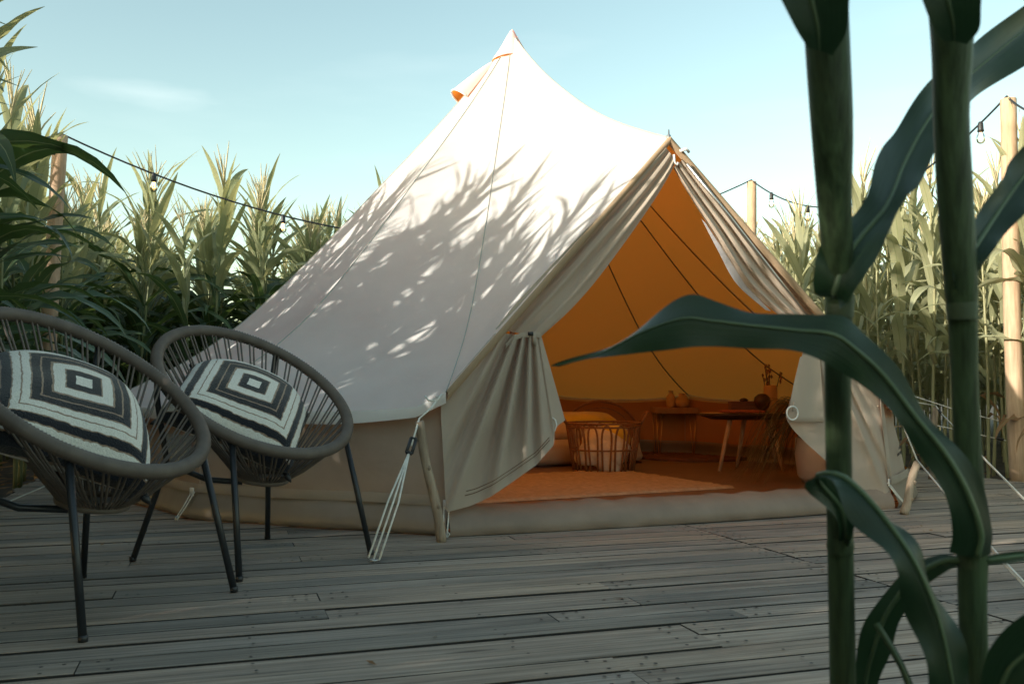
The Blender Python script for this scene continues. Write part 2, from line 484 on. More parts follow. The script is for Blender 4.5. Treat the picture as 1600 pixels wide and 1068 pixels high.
M['box'] = plain('dark_walnut', (0.14, 0.06, 0.032), 0.5, 0.3, mapscale=(1, 8, 8))
M['pot'] = plain('white_ceramic_pot', (0.66, 0.58, 0.50), 0.5, 0.06)
M['drygrass'] = plain('dry_grass_blades', (0.085, 0.075, 0.03), 0.8, 0.4, 10)
M['whitering'] = plain('white_plastic_ring', (0.72, 0.71, 0.67), 0.4, 0.05)
M['alu'] = plain('pole_aluminium', (0.62, 0.58, 0.54), 0.3, 0.06, metal=1.0)
M['print'] = plain('dark_print', (0.045, 0.038, 0.034), 0.8, 0.1)
M['patch'] = plain('grey_mesh_window', (0.40, 0.40, 0.395), 0.9, 0.1, 5, 0.5, 300)
M['nail'] = plain('rusty_nail', (0.035, 0.028, 0.024), 0.6, 0.3)
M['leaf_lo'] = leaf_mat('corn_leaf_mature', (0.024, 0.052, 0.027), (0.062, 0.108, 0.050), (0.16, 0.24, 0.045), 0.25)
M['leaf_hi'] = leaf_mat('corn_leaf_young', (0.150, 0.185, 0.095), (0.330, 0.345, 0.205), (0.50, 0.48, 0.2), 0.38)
M['leaf_pale'] = leaf_mat('corn_leaf_pale', (0.24, 0.25, 0.135), (0.42, 0.42, 0.265), (0.44, 0.42, 0.16), 0.30)  # brighter leaf copy: sunlight of the right field painted into the colour
M['rib'] = leaf_mat('corn_midrib', (0.16, 0.19, 0.085), (0.26, 0.28, 0.14), (0.4, 0.4, 0.15), 0.25)
M['leaf_dry'] = leaf_mat('corn_leaf_dry', (0.20, 0.11, 0.055), (0.34, 0.21, 0.11), (0.4, 0.24, 0.1), 0.25, 0.8)
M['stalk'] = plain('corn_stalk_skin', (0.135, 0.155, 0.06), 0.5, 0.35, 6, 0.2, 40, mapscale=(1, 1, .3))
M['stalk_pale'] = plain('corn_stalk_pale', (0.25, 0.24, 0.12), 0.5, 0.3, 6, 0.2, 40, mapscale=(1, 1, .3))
M['tassel'] = plain('corn_tassel', (0.46, 0.40, 0.24), 0.9, 0.2)
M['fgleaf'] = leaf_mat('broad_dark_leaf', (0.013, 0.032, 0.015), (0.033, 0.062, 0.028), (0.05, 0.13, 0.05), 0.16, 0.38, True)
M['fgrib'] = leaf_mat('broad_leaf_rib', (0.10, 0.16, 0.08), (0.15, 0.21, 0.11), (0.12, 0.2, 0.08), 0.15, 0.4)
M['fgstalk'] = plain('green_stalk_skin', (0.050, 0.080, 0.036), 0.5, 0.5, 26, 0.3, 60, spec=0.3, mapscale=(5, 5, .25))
M['fgcollar'] = plain('pale_leaf_collar', (0.060, 0.085, 0.038), 0.6, 0.2)

# ------------------------------------------------------------------ the deck's own axes: p along the planks, q across
DA = R_(17.5)
CA, SA = math.cos(DA), math.sin(DA)
def PQ(p, q, z=0.0):
    return Vector((p * CA - q * SA, p * SA + q * CA, z))
def to_pq(x, y):
    return x * CA + y * SA, -x * SA + y * CA

# ------------------------------------------------------------------ ground
def build_ground():
    mb = MB()
    xs = [-400, -60, -20] + [-12 + i * 0.5 for i in range(57)] + [20, 60, 400]
    ys = [-400, -60, -20] + [-4 + i * 0.5 for i in range(57)] + [30, 60, 500]
    rows = []
    for y in ys:
        rows.append([(x, y, -0.09 + 0.03 * noise.noise((x * 1.7, y * 1.7, 0))) for x in xs])
    mb.grid(rows)
    g = mb.obj('ground', M['soil']); tag(g, kind='structure')
build_ground()

DECK_P0, DECK_P1, DECK_Q0, DECK_Q1, JOINT = -1.2, 5.2, 0.85, 9.45, 2.08
def build_deck():
    deck = thing('deck', None, None); tag(deck, kind='structure')
    rnd = random.Random(3)
    nails = MB()
    # joists below the boards
    mb = MB()
    p = DECK_P0 + .05
    while p < DECK_P1:
        mb.box((p - .025, DECK_Q0 + .02, -.10), (p + .025, DECK_Q1 - .02, -.032), M=Matrix.Rotation(DA, 4, 'Z')); p += 0.62
    mb.obj('joists', M['plank'], deck, False)
    for side in (0, 1):
        a, b = (DECK_P0, JOINT - .004) if side == 0 else (JOINT + .008, DECK_P1)
        q = DECK_Q0 + (0 if side == 0 else -.035)
        while q < DECK_Q1:
            w = rnd.uniform(.106, .118)
            gap = rnd.choice((.008, .011, .013, .016, .018))
            cuts = [a]
            c = a + rnd.choice((0.9, 1.5, 2.1, 2.4, 3.3))
            while c < b - .5:
                cuts.append(c); c += rnd.uniform(1.7, 3.0)
            cuts.append(b)
            for i in range(len(cuts) - 1):
                x0, x1 = cuts[i] + (.0015 if i else 0), cuts[i + 1] - (.0015 if i < len(cuts) - 2 else 0)
                if side == 0 and i == 0: x0 += rnd.uniform(-.03, .02)
                Ln = x1 - x0
                # board: worn top edges, slightly wavy sides
                m = MB()
                n = max(3, int(Ln / .3))
                rows = []
                ph = rnd.uniform(0, 50)
                for k in range(n + 1):
                    x = -Ln / 2 + Ln * k / n
                    e0 = .0022 * noise.noise((x * 2.5, ph, 0)); e1 = .0022 * noise.noise((x * 2.5, ph + 9, 0))
                    dz = .0018 * noise.noise((x * 1.1, ph + 20, 0))
                    y0, y1 = -w / 2 + gap / 2 + e0, w / 2 - gap / 2 + e1
                    rows.append([(x, y0, -.03), (x, y0, -.0015 + dz), (x, y0 + .002, dz), (x, y1 - .002, dz), (x, y1, -.0015 + dz), (x, y1, -.03)])
                m.grid(rows, flip=True)
                k0 = 0; k1 = n * 6
                m.f.append((k0, k0 + 5, k0 + 4, k0 + 3, k0 + 2, k0 + 1)[::-1]); m.m.append(0)
                m.f.append(tuple(k1 + j for j in (0, 5, 4, 3, 2, 1))); m.m.append(0)
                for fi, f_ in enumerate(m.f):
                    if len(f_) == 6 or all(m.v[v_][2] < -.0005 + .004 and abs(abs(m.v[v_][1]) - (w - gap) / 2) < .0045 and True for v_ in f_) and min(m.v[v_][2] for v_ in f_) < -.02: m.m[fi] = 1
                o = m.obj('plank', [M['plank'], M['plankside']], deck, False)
                o.location = PQ((x0 + x1) / 2, q + w / 2, rnd.uniform(-.0025, .0015))
                o.rotation_euler = (rnd.uniform(-.008, .008), 0, DA)
                # nail heads over the joists
                for pn in (x0 + .035, x0 + .075, x1 - .035, x1 - .075):
                    for qq in (q + .028, q + w - .028):
                        if rnd.random() < .8:
                            c0 = PQ(pn + rnd.uniform(-.008, .008), qq + rnd.uniform(-.008, .008), .0022)
                            nails.add([c0 + Vector((.0055 * math.cos(t * PI / 3), .0055 * math.sin(t * PI / 3), 0)) for t in range(6)] + [c0 + Vector((0, 0, .0012))], [(t, (t + 1) % 6, 6) for t in range(6)])
                jp = DECK_P0 + .05
                while jp < DECK_P1:
                    if x0 + .15 < jp < x1 - .15:
                        for qq in (q + .03, q + w - .03):
                            if rnd.random() < .55:
                                c0 = PQ(jp + rnd.uniform(-.01, .01), qq + rnd.uniform(-.008, .008), .0022)
                                nails.add([c0 + Vector((.0048 * math.cos(t * PI / 3), .0048 * math.sin(t * PI / 3), 0)) for t in range(6)] + [c0 + Vector((0, 0, .0012))], [(t, (t + 1) % 6, 6) for t in range(6)])
                    jp += .62
            q += w
    o = nails.obj('nails', M['nail'], deck); o['kind'] = 'stuff'
    return deck
deck = build_deck()

# ------------------------------------------------------------------ tent
TC = Vector((0, 6.63, 0))
TR = 2.60
EZ = 0.56
A1 = math.atan2(4.07 - 6.63, -0.28)          # left door corner
A2 = math.atan2(4.99 - 6.63, 1.97)           # right door corner
NG = 10
STEP = (2 * PI - (A2 - A1)) / NG
APEX = Vector((0, 6.63, 3.21))
TOPD = U(1045, 215, 4.74)                     # top of the door
def ring(a, r, z): return TC + Vector((r * math.cos(a), r * math.sin(a), z))
P1 = ring(A1, TR, 0); P2 = ring(A2, TR, 0)
E1 = ring(A1, TR + .02, EZ + .06); E2 = ring(A2, TR + .02, EZ + .05)
PROF_S = [0, .05, .097, .195, .39, .55, .70, .80, .87, .94, 1.0]
PROF_Z = [0, .075, .11, .165, .235, .285, .29, .235, .165, .08, 0]
def sag_m(s):
    i = 0
    while i < len(PROF_S) - 2 and s > PROF_S[i + 1]: i += 1
    t = (s - PROF_S[i]) / (PROF_S[i + 1] - PROF_S[i])
    p = PROF_Z
    m1 = (p[i + 1] - p[max(i - 1, 0)]) / (PROF_S[i + 1] - PROF_S[max(i - 1, 0)])
    m2 = (p[min(i + 2, len(p) - 1)] - p[i]) / (PROF_S[min(i + 2, len(p) - 1)] - PROF_S[i])
    d = PROF_S[i + 1] - PROF_S[i]
    t2, t3 = t * t, t * t * t
    return (2 * t3 - 3 * t2 + 1) * p[i] + (t3 - 2 * t2 + t) * d * m1 + (-2 * t3 + 3 * t2) * p[i + 1] + (t3 - t2) * d * m2
def sag_r(s): return 0.60 * s * (1 - s) * (1.15 - .3 * s)
TOP_S = 0.02

def eave(a, u):
    """eave point in a gore: u 0..1 between two guy points"""
    mid = STEP / 2
    chord = math.cos(mid) / math.cos((u - .5) * STEP)
    k = 1 - .75 * (1 - chord)
    zs = EZ - .030 * math.sin(PI * u) + .018 * abs(2 * u - 1) ** 6
    return ring(a, (TR + .02) * k, zs)

def roof_pt(B, s, w, dip):
    p = APEX.lerp(B, s)
    sg = sag_m(s) * (1 - w) + sag_r(s) * w
    p.z -= sg + dip * 4 * s * (1 - s)
    # soft slack in the cloth
    p.z += .012 * noise.noise((p.x * 1.3, p.y * 1.3, 5.0)) * math.sin(PI * s)
    return p

tent = thing('bell_tent', 'large off-white canvas bell tent with its tan door curtains tied open', 'tent', TC)
tent_inv = Matrix.Translation(-TC)
def tpart(mb, name, mat, parent=None, smooth=True):
    """link a mesh given in world coordinates as a part of the tent"""
    mb.v = [tuple(Vector(v) - TC) for v in mb.v]
    return mb.obj(name, mat, parent or tent, smooth)

NS = 30
SS = [TOP_S + (1 - TOP_S) * (j / NS) for j in range(NS + 1)]
roof_root = None
for g in range(NG):
    a0 = A2 + g * STEP
    rows = []
    for i in range(11):
        u = i / 10
        B = eave(a0 + u * STEP, u)
        if g == 0 and i == 0: B = E2.copy()
        if g == NG - 1 and i == 10: B = E1.copy()
        rows.append([roof_pt(B, s, 0, .035 * math.sin(PI * u)) for s in SS])
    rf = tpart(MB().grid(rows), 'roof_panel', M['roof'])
    # valance hanging from the eave
    v = MB(); vr = []
    for i in range(11):
        u = i / 10; e = Vector(rows[i][-1])
        out = (e - TC); out.z = 0; out.normalize()
        d = .052 + .006 * math.sin(9 * u + g)
        vr.append([e + out * .004, e + out * .012 + Vector((0, 0, -d * .5)), e + out * (.006 + .01 * math.sin(7 * u + g)) + Vector((0, 0, -d))])
    v.grid(vr)
    o = tpart(v, 'valance', M['hem'])
    # seam of this gore
    s_o = MB().tube([Vector(p) + Vector((math.cos(a0), math.sin(a0), .6)) * .0005 for p in rows[0][1:]], .0035, 5)
    tpart(s_o, 'seam', M['seam'])
    s_i = MB().tube([Vector(p) - Vector((math.cos(a0), math.sin(a0), .9)) * .006 for p in rows[0][1:]], .0038, 5)
    tpart(s_i, 'inner_seam', M['seam_in'])

def front_roof(left):
    rows = []
    n = 16
    for i in range(n + 1):
        t = i / n
        if left: B = E1.lerp(TOPD, t); w = sstep(0, 1, t)
        else: B = TOPD.lerp(E2, t); w = sstep(0, 1, 1 - t)
        # bottom edge bows in a little between door top and eave corner
        rows.append([roof_pt(B, s, w, .02 * math.sin(PI * t)) for s in SS])
    return rows
fl = front_roof(True); fr = front_roof(False)
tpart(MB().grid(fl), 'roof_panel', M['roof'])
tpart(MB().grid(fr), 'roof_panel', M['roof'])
a0 = A1
tpart(MB().tube([Vector(p) + Vector((-.0005, -.0005, .0005)) for p in fl[0][1:]], .0035, 5), 'seam', M['seam'])
tpart(MB().tube([Vector(p) - Vector((-.006, -.006, .006)) for p in fl[0][1:]], .006, 5), 'inner_seam', M['seam_in'])
tpart(MB().tube([Vector(p) + Vector((0, 0, .001)) for p in fl[-1][1:]], .005, 6), 'ridge_seam', M['seam'])

# gable plane through the door corners and the door top
GN = (P2 - P1).cross(TOPD - P1).normalized()
if GN.y > 0: GN = -GN                           # towards the camera
def GP(px, py, off=0.0):
    """point of the door plane seen at a photo pixel, moved off the plane by off"""
    d = U(px, py, 1.0) - cam.location
    t = (P1 + GN * off - cam.location).dot(GN) / d.dot(GN)
    return cam.location + d * t

# binding along the two door edges of the roof
for rows, nm in ((fl, 'left'), (fr, 'right')):
    edge = [Vector(r[-1]) for r in rows]
    side = []
    for p in edge:
        side.append([p + GN * .004 + Vector((0, 0, .006)), p + GN * .022 + Vector((0, 0, -.004)), p + GN * .020 + Vector((0, 0, -.030)), p + GN * .002 + Vector((0, 0, -.042))])
    tpart(MB().grid(side), 'door_edge', M['edge'])
# hood over the door top, little pole tip and hook
hood = MB()
hr = []
for k in range(9):
    t = k / 8
    L_ = TOPD.lerp(E1, .10 + .02 * t); R2 = TOPD.lerp(E2, .10 + .02 * t)
    hr.append([L_.lerp(TOPD, 0), TOPD, R2])
tip = MB().lathe([(0.0, .045), (.004, .04), (.005, .018), (.012, .010), (.013, -.02)], 10, TOPD + Vector((0, 0, .0)))
tpart(tip, 'pole_tip', M['alu'])
hk = MB().tube([TOPD + GN * .03 + Vector((.01, 0, -.10)), TOPD + GN * .035 + Vector((.01, 0, -.14)), TOPD + GN * .03 + Vector((.025, 0, -.155)), TOPD + GN * .03 + Vector((.03, 0, -.14))], .006, 6)
tpart(hk, 'hook', M['whitering'])
bd = MB().tube([TOPD + GN * .035 + Vector((.04, 0.01, -.08)), TOPD + GN * .05 + Vector((.065, .01, -.075)), TOPD + GN * .04 + Vector((.085, .02, -.085))], .008, 6)
tpart(bd, 'tie_tab', M['hem'])

# apex cap
cap = MB()
cr = []
for j, (s, up) in enumerate(((0.0, .02), (.012, .018), (.03, .012), (.052, .010))):
    row = []
    for k in range(25):
        a = 2 * PI * k / 24
        r = TR * s + .012
        row.append(TC + Vector((r * math.cos(a), r * math.sin(a), APEX.z + up - 1.03 * TR * s - sag_m(s) * 1.0 + .004 * math.sin(3 * a))))
    cr.append(row)
cap.grid(cr, flip=True)
tpart(cap, 'apex_cap', M['roof'])

# vent hoods near the top
def vent(a, s0, s1, rad):
    B = eave(a, .5)
    top = roof_pt(B, s0, 0, 0); bot = roof_pt(B, s1, 0, 0)
    ax = (bot - top).normalized()
    sidev = Vector((-math.sin(a), math.cos(a), 0))
    nrm = ax.cross(sidev).normalized()
    if nrm.z < 0: nrm = -nrm
    rows = []
    for k in range(13):
        b = PI * k / 12
        row = []
        for j in range(9):
            t = j / 8
            rr = rad * (t ** .7)
            row.append(top.lerp(bot, t) + sidev * math.cos(b) * rr * 1.1 + nrm * (math.sin(b) * rr * 1.25 - .006))
        rows.append(row)
    m = MB().grid(rows, flip=True)
    o = tpart(m, 'vent_hood', M['roof'])
    tpart(MB().tube([r[-1] for r in rows], .006, 6), 'vent_rim', M['hem'])
vent(R_(-161), .05, .145, .085)
vent(R_(20), .06, .15, .085)
vent(R_(100), .06, .15, .085)

# walls
def wall_pt(a, u, z, corner0=False, corner1=False):
    """point of the low wall; slack between the guy points"""
    mid = STEP / 2
    chord = math.cos(mid) / math.cos((u - .5) * STEP)
    k = 1 - .8 * (1 - chord)
    t = z / EZ
    r = (TR - .030 - .01 * (1 - t)) * k
    # folds that run from the pegs, and cloth pushed in and out
    fold = .012 * math.sin(2 * PI * (u * 2.3 + t * .8)) * math.sin(PI * u) * (1 - .4 * t)
    fold += .022 * noise.noise((math.cos(a) * 4, math.sin(a) * 4, z * 3.0)) * math.sin(PI * u) ** .5
    uu = ((a - A2) % (2 * PI)) / STEP
    if uu < 1: r += .12 * max(0, 1 - t) * math.sin(PI * min(1, uu * 1.25 + .12)) ** .8 * (1 if uu < .7 else max(0, (1 - uu) / .3))
    return ring(a, r + fold, z)
WZ = [.13, .15, .19, .24, .30, .36, .42, .47, .50, .515]
for g in range(NG):
    a0 = A2 + g * STEP
    rows = []; band = []; hemr = []
    n = 18
    for i in range(n + 1):
        u = i / n; a = a0 + u * STEP
        zt = EZ - .030 * math.sin(PI * u) - .035 + .015 * abs(2 * u - 1) ** 6
        if g == 0: zt += .05 * (1 - u) ** 6
        if g == NG - 1: zt += .06 * u ** 6
        rows.append([wall_pt(a, u, .13 + (z - .13) * (zt - .13) / .385) for z in reversed(WZ)])
        # PVC band, bulging, with creases
        wob = .016 * noise.noise((a * 7, 3.1, 0)) + .010 * noise.noise((a * 19, 8.2, 0))
        b0 = wall_pt(a, u, .13); d = (b0 - TC); d.z = 0; d.normalize()
        base = ring(a, (b0 - TC).to_2d().length, 0)
        prof = [(.004, .152), (-.004, .138), (.018 + wob, .105), (.045 + wob * 1.6, .065), (.058 + wob * 1.2, .030), (.050 + wob, .010), (.040 + wob, .003)]
        band.append([base + d * o + Vector((0, 0, z)) for o, z in prof])
        hemr.append([b0 + d * .010 + Vector((0, 0, .040)), b0 + d * .016 + Vector((0, 0, .018)), b0 + d * (.014 + .004 * math.sin(a * 30)) + Vector((0, 0, -.004 + .008 * noise.noise((a * 6, 0, 0))))])
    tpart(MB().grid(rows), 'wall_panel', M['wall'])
    tpart(MB().grid(band), 'groundsheet_edge', M['pvc'])
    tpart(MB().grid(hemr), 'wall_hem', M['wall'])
    ws = MB().tube([Vector(p) + Vector((math.cos(a0), math.sin(a0), 0)) * .001 for p in rows[0]], .0028, 5)
    tpart(ws, 'wall_seam', M['wall'])
    # white line of the inner wall seam under the eave and the low strap
    es = MB().tube([ring(a0 + u / 12 * STEP, (TR - .045) * (1 - .75 * (1 - math.cos(STEP / 2) / math.cos((u / 12 - .5) * STEP))), EZ - .02 - .02 * math.sin(PI * u / 12)) for u in range(13)], .004, 5)
    tpart(es, 'eave_tape', M['linen'])

# peg loops at every guy point
def loop(a, ln=.10):
    b = ring(a, TR + .0, .135); e = ring(a + .004, TR + ln, .012)
    m = MB()
    for s in (-1, 1):
        off = Vector((-math.sin(a), math.cos(a), 0)) * .011 * s
        m.tube([b + off, b.lerp(e, .5) + off * .9 + Vector((0, 0, -.006)), e + off * .7], .0035, 6)
    m.tube([e + Vector((-math.sin(a), math.cos(a), 0)) * k + Vector((0, 0, zz)) for k, zz in ((-.012, 0), (0, .006), (.012, 0), (.02, .012), (.012, .02))], .0035, 6)
    tpart(m, 'peg_loop', M['rope'])
    tpart(MB().box((-.014, -.003, -.02), (.014, .003, .02), M=Matrix.Translation(b + Vector((math.cos(a), math.sin(a), 0)) * .008) @ Matrix.Rotation(a - PI / 2, 4, 'Z')), 'peg_tab', M['hem'])
    tpart(MB().tube([e + Vector((0, 0, .016)), e + Vector((0, 0, -.006))], [.006, .004], 8), 'peg', M['steel'])
for g in range(NG + 1):
    loop(A2 + g * STEP)

# grey mesh window patch low in the left wall
def patch(a0, a1, z0, z1, mat, name, off=.012):
    rows = []
    for i in range(9):
        a = a0 + (a1 - a0) * i / 8
        g = int((a - A2) % (2 * PI) // STEP); u = ((a - A2) % (2 * PI)) / STEP - g
        row = []
        for j in range(6):
            z = z1 + (z0 - z1) * j / 5
            p = wall_pt(a, u, z); d = (p - TC); d.z = 0; d.normalize()
            row.append(p + d * off)
        rows.append(row)
    tpart(MB().grid(rows), name, mat)
patch(R_(-136.5), R_(-128.5), .205, .40, M['patch'], 'mesh_window')

# printed brand mark on the right wall: a peak and a word
def logo():
    a = A2 + .115
    u = .115 / STEP
    p = wall_pt(a, u, .262); d = Vector((math.cos(a), math.sin(a), 0))
    tx = Vector((-math.sin(a), math.cos(a), 0))
    tri = MB()
    o = p + d * .016 + Vector((0, 0, .030)) + tx * .028
    tri.add([o + tx * x + Vector((0, 0, z)) for x, z in ((-.020, 0), (.020, .004), (.008, .030), (-.004, .014), (-.010, .019))], [(0, 1, 2, 3, 4)])
    tpart(tri, 'peak_mark', M['print'])
    cu = bpy.data.curves.new('word_mark', 'FONT'); cu.body = 'onacamp'; cu.size = .034; cu.extrude = .0004
    tmp = bpy.data.objects.new('word_mark_tmp', cu); COL.objects.link(tmp)
    bpy.context.view_layer.update()
    me = bpy.data.meshes.new_from_object(tmp.evaluated_get(bpy.context.evaluated_depsgraph_get()))
    bpy.data.objects.remove(tmp)
    me.materials.clear(); me.materials.append(M['print'])
    w = link('word_mark', me, tent)
    pos = p + d * .017 - tx * .035 + Vector((0, 0, -.006)) - TC
    X = (tx + Vector((0, 0, .12))).normalized(); Z = d; Y = Z.cross(X).normalized()
    w.matrix_local = Matrix.Translation(pos) @ Matrix((X, Y, X.cross(Y))).transposed().to_4x4()
logo()

# front wings of the wall beside the door corners: the small triangles at the feet of the curtains and the sill
def sill():
    rows = []
    n = 60
    dirv = (P2 - P1).normalized(); back = Vector((-dirv.y, dirv.x, 0))
    if back.y < 0: back = -back
    for i in range(n + 1):
        t = i / n
        c = P1.lerp(P2, t) - back * (.05 * math.sin(PI * t)) - back * .03
        endf = sstep(0, .06, t) * sstep(0, .06, 1 - t)
        h = .118 + .010 * noise.noise((t * 9, 1, 0)) + .035 * (1 - sstep(0, .08, t)) + .025 * (1 - sstep(0, .08, 1 - t))
        w1 = .012 * noise.noise((t * 16, 4, 0)) + .008 * noise.noise((t * 40, 7, 0))
        dp = .10 + .02 * endf
        prof = [(-.012, .003), (-.020 + w1, .020), (-.012 + w1, .055), (.012 + w1 * .6, .086), (.050, h - .010), (dp - .02, h + .004 * math.sin(t * 90)), (dp, h + .006 * math.sin(t * 70)), (dp + .012, h - .012), (dp + .022, .06), (dp + .03, .014)]
        rows.append([c + back * o + Vector((0, 0, z)) for o, z in prof])
    tpart(MB().grid(rows, flip=True), 'door_sill', M['sillpvc'])
sill()

# groundsheet floor
fm = MB()
fv = [ring(A2 + k * STEP, TR - .01, .006) for k in range(NG + 1)]
fm.add([TC + Vector((0, 0, .006))] + fv, [(0, i + 1, i + 2) for i in range(NG)] + [(0, NG + 1, 1)])
tpart(fm, 'groundsheet', M['floor'])

# poles
tpart(MB().tube([TC + Vector((0, 0, .006)), TC + Vector((0, 0, 3.17))], .019, 12), 'centre_pole', M['alu'])
# the bright door-frame tube that shows beside the right curtain
tpart(MB().tube([GP(1073, 256, .035), GP(1140, 338, .035), GP(1215, 434, .035), GP(1275, 508, .03)], .0085, 8), 'frame_tube', M['alu'])

# ---- curtains
def strip(outer, inner, pleats, amp, n=44, m=24, off=0.0, conv=1.0, phase=0):
    """gathered upper part of a curtain between the door edge and its free edge"""
    O = polyline(outer, n); I = catmull(inner, n)
    rows = []
    for i in range(n):
        v = i / (n - 1)
        row = []
        for j in range(m):
            u = j / (m - 1)
            px = O[i][0] * (1 - u) + I[i][0] * u; py = O[i][1] * (1 - u) + I[i][1] * u
            a = amp * (0.35 + .65 * math.sin(PI * min(1, v * 1.02) * .9 + .15))
            z = off + a * math.sin(2 * PI * pleats * u + phase + .9 * math.sin(3 * v)) + .35 * a * math.sin(2 * PI * pleats * 2.3 * u + 4 * v + phase)
            row.append(GP(px, py, z))
        rows.append(row)
    return rows

def fan(neck, bound, pleats, amp, n=26, m=64, off=0.0, seed=0, flare=None):
    """lower part of a curtain, spreading from the tie to its hem"""
    A = polyline(neck, m); Bd = polyline(bound, m)
    rows = []
    for i in range(n):
        v = i / (n - 1)
        row = []
        for j in range(m):
            u = j / (m - 1)
            bul = .0
            px = A[j][0] * (1 - v) + Bd[j][0] * v; py = A[j][1] * (1 - v) + Bd[j][1] * v
            env = math.sin(PI * min(1, .12 + u * .95)) ** .6
            a = amp * (.42 + 1.7 * v - 1.85 * v * v) * env
            a *= .35 + .8 * u
            z = off + a * math.sin(2 * PI * pleats * (u ** 2.1) + seed + .5 * v + .5 * noise.noise((u * 3, v * 2, seed))) + .35 * a * math.sin(2 * PI * pleats * 1.9 * u ** 1.5 + seed * 2 - v) + .10 * amp * noise.noise((u * 5, v * 4, seed))
            if flare: z += flare(u, v)
            row.append(GP(px, py, z))
        rows.append(row)
    return rows

def hem_of(rows, w=.010, mat='curtain', name='curtain_hem', parent=None):
    pass

lc = thing('x', None, None); bpy.data.objects.remove(lc)
up_l = strip([(1040, 230), (994, 280), (896, 378), (802, 478), (774, 514)], [(1056, 250), (1050, 266), (1014, 325), (938, 430), (893, 482), (845, 526)], 2.6, .020, off=.012)
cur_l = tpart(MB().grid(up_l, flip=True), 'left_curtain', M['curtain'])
low_l = fan([(774, 520), (846, 525)], [(688, 618), (689, 650), (693, 720), (697, 800), (735, 790), (766, 776), (800, 753), (838, 726), (866, 694), (867, 668), (883, 656)], 5.6, .080, off=.045, seed=1.2,
             flare=lambda u, v: .03 * v * u + (.06 * v * max(0, u - .93) / .07 * -1 if u > .93 else 0))
o = tpart(MB().grid(low_l, flip=True), 'curtain_skirt', M['curtain'], None)
# stitched hem lines a hand above the edge
for vv in (.90, .925):
    pts = []
    k = vv * (len(low_l) - 1); i0 = int(k); f = k - i0
    for j in range(30, 56):
        pts.append(Vector(low_l[i0][j]).lerp(Vector(low_l[min(i0 + 1, len(low_l) - 1)][j]), f) + GN * .002)
    tpart(MB().tube(pts, .0014, 4), 'stitch_line', M['seam_in'])
up_r = strip([(1070, 246), (1138, 326), (1210, 415), (1274, 492), (1300, 520)], [(1052, 262), (1080, 310), (1115, 365), (1160, 440), (1205, 483), (1262, 522)], 3.4, .022, off=.010, phase=2.0)
tpart(MB().grid(up_r), 'right_curtain', M['curtain'])
lin = strip([(1104, 350), (1130, 390), (1165, 446), (1205, 486)], [(1096, 342), (1120, 388), (1150, 442), (1196, 484)], .5, .004, n=20, m=6, off=-.008)
tpart(MB().grid(lin), 'curtain_lining', M['lining'])
low_r = fan([(1262, 517), (1290, 514)], [(1246, 586), (1234, 625), (1227, 652), (1240, 672), (1262, 694), (1300, 728), (1343, 768), (1370, 790), (1390, 797), (1393, 750), (1388, 690), (1379, 620)], 4.4, .030, off=.02, seed=3.0)
tpart(MB().grid(low_r), 'curtain_skirt', M['curtain'])
# the folded-over flap of the right curtain with its hem and ring
flapA = polyline([(1250, 558), (1240, 600), (1233, 641)], 12); flapB = polyline([(1280, 540), (1284, 600), (1286, 641)], 12)
rows = []
for i in range(12):
    v = i / 11
    rows.append([GP(flapA[i][0] * (1 - u) + flapB[i][0] * u, flapA[i][1] * (1 - u) + flapB[i][1] * u, .055 + .012 * math.sin(5.5 * u + 1) * (.4 + v) + .02 * v) for u in [k / 11 for k in range(12)]])
hemr = []
base = rows[-1]
hemr = [[p + GN * .004 for p in rows[-1]], [GP(1232 + 54 * k / 11, 650, .082 + .012 * math.sin(.5 * k + 1) * 1.4) for k in range(12)], [GP(1231 + 56 * k / 11, 659, .080 + .012 * math.sin(.5 * k + 1) * 1.4) for k in range(12)], [GP(1231 + 56 * k / 11, 660, .055) for k in range(12)]]
tpart(MB().grid(rows), 'folded_flap', M['curtain'])
tpart(MB().grid(hemr), 'flap_hem', M['curtain'])
def ring_at(c, r, tr, n1=28, nrm=None):
    X = Vector((.93, .37, 0)); Z = Vector((0, 0, 1))
    return MB().tube([c + X * math.cos(2 * PI * k / n1) * r + Z * math.sin(2 * PI * k / n1) * r for k in range(n1)], tr, 8, closed=True)
tpart(ring_at(GP(1238, 645, .115), .034, .0045), 'curtain_ring', M['whitering'])
tpart(MB().tube([GP(1241, 628, .105), GP(1240, 636, .118), GP(1239, 642, .112)], .006, 6), 'ring_tab', M['curtain'])
tpart(MB().tube([GP(863, 652, .06), GP(868, 656, .075), GP(870, 664, .075), GP(867, 672, .06), GP(863, 676, .05)], .0035, 6), 'curtain_ring', M['whitering'])
# tie bands with toggles
tie = [GP(790, 541, .045), GP(800, 530, .055), GP(815, 523, .065), GP(832, 522, .068), GP(845, 524, .05)]
tb = []
for p in tie: tb.append([p + Vector((0, 0, .012)), p + GN * .004, p - Vector((0, 0, .012))])
tpart(MB().grid(tb), 'curtain_tie', M['curtain'])
tpart(MB().tube([GP(834, 519, .075), GP(835, 530, .078), GP(836, 538, .07)], .008, 8), 'toggle', M['curtain'])
tpart(MB().box((-.012, -.004, -.008), (.012, .004, .008), M=Matrix.Translation(GP(829, 521, .076))), 'buckle', M['black'])
tie = [GP(1254, 520, .04), GP(1266, 515, .06), GP(1282, 512, .06), GP(1296, 512, .03)]
tb = []
for p in tie: tb.append([p + Vector((0, 0, .012)), p + GN * .004, p - Vector((0, 0, .012))])
tpart(MB().grid(tb), 'curtain_tie', M['curtain'])

# ------------------------------------------------------------------ guy ropes and their sticks
def rope_obj(parent, pts, r=.0042, n=None, name='strand'):
    return MB().tube(pts, r, 6).obj(name, M['rope'], parent)

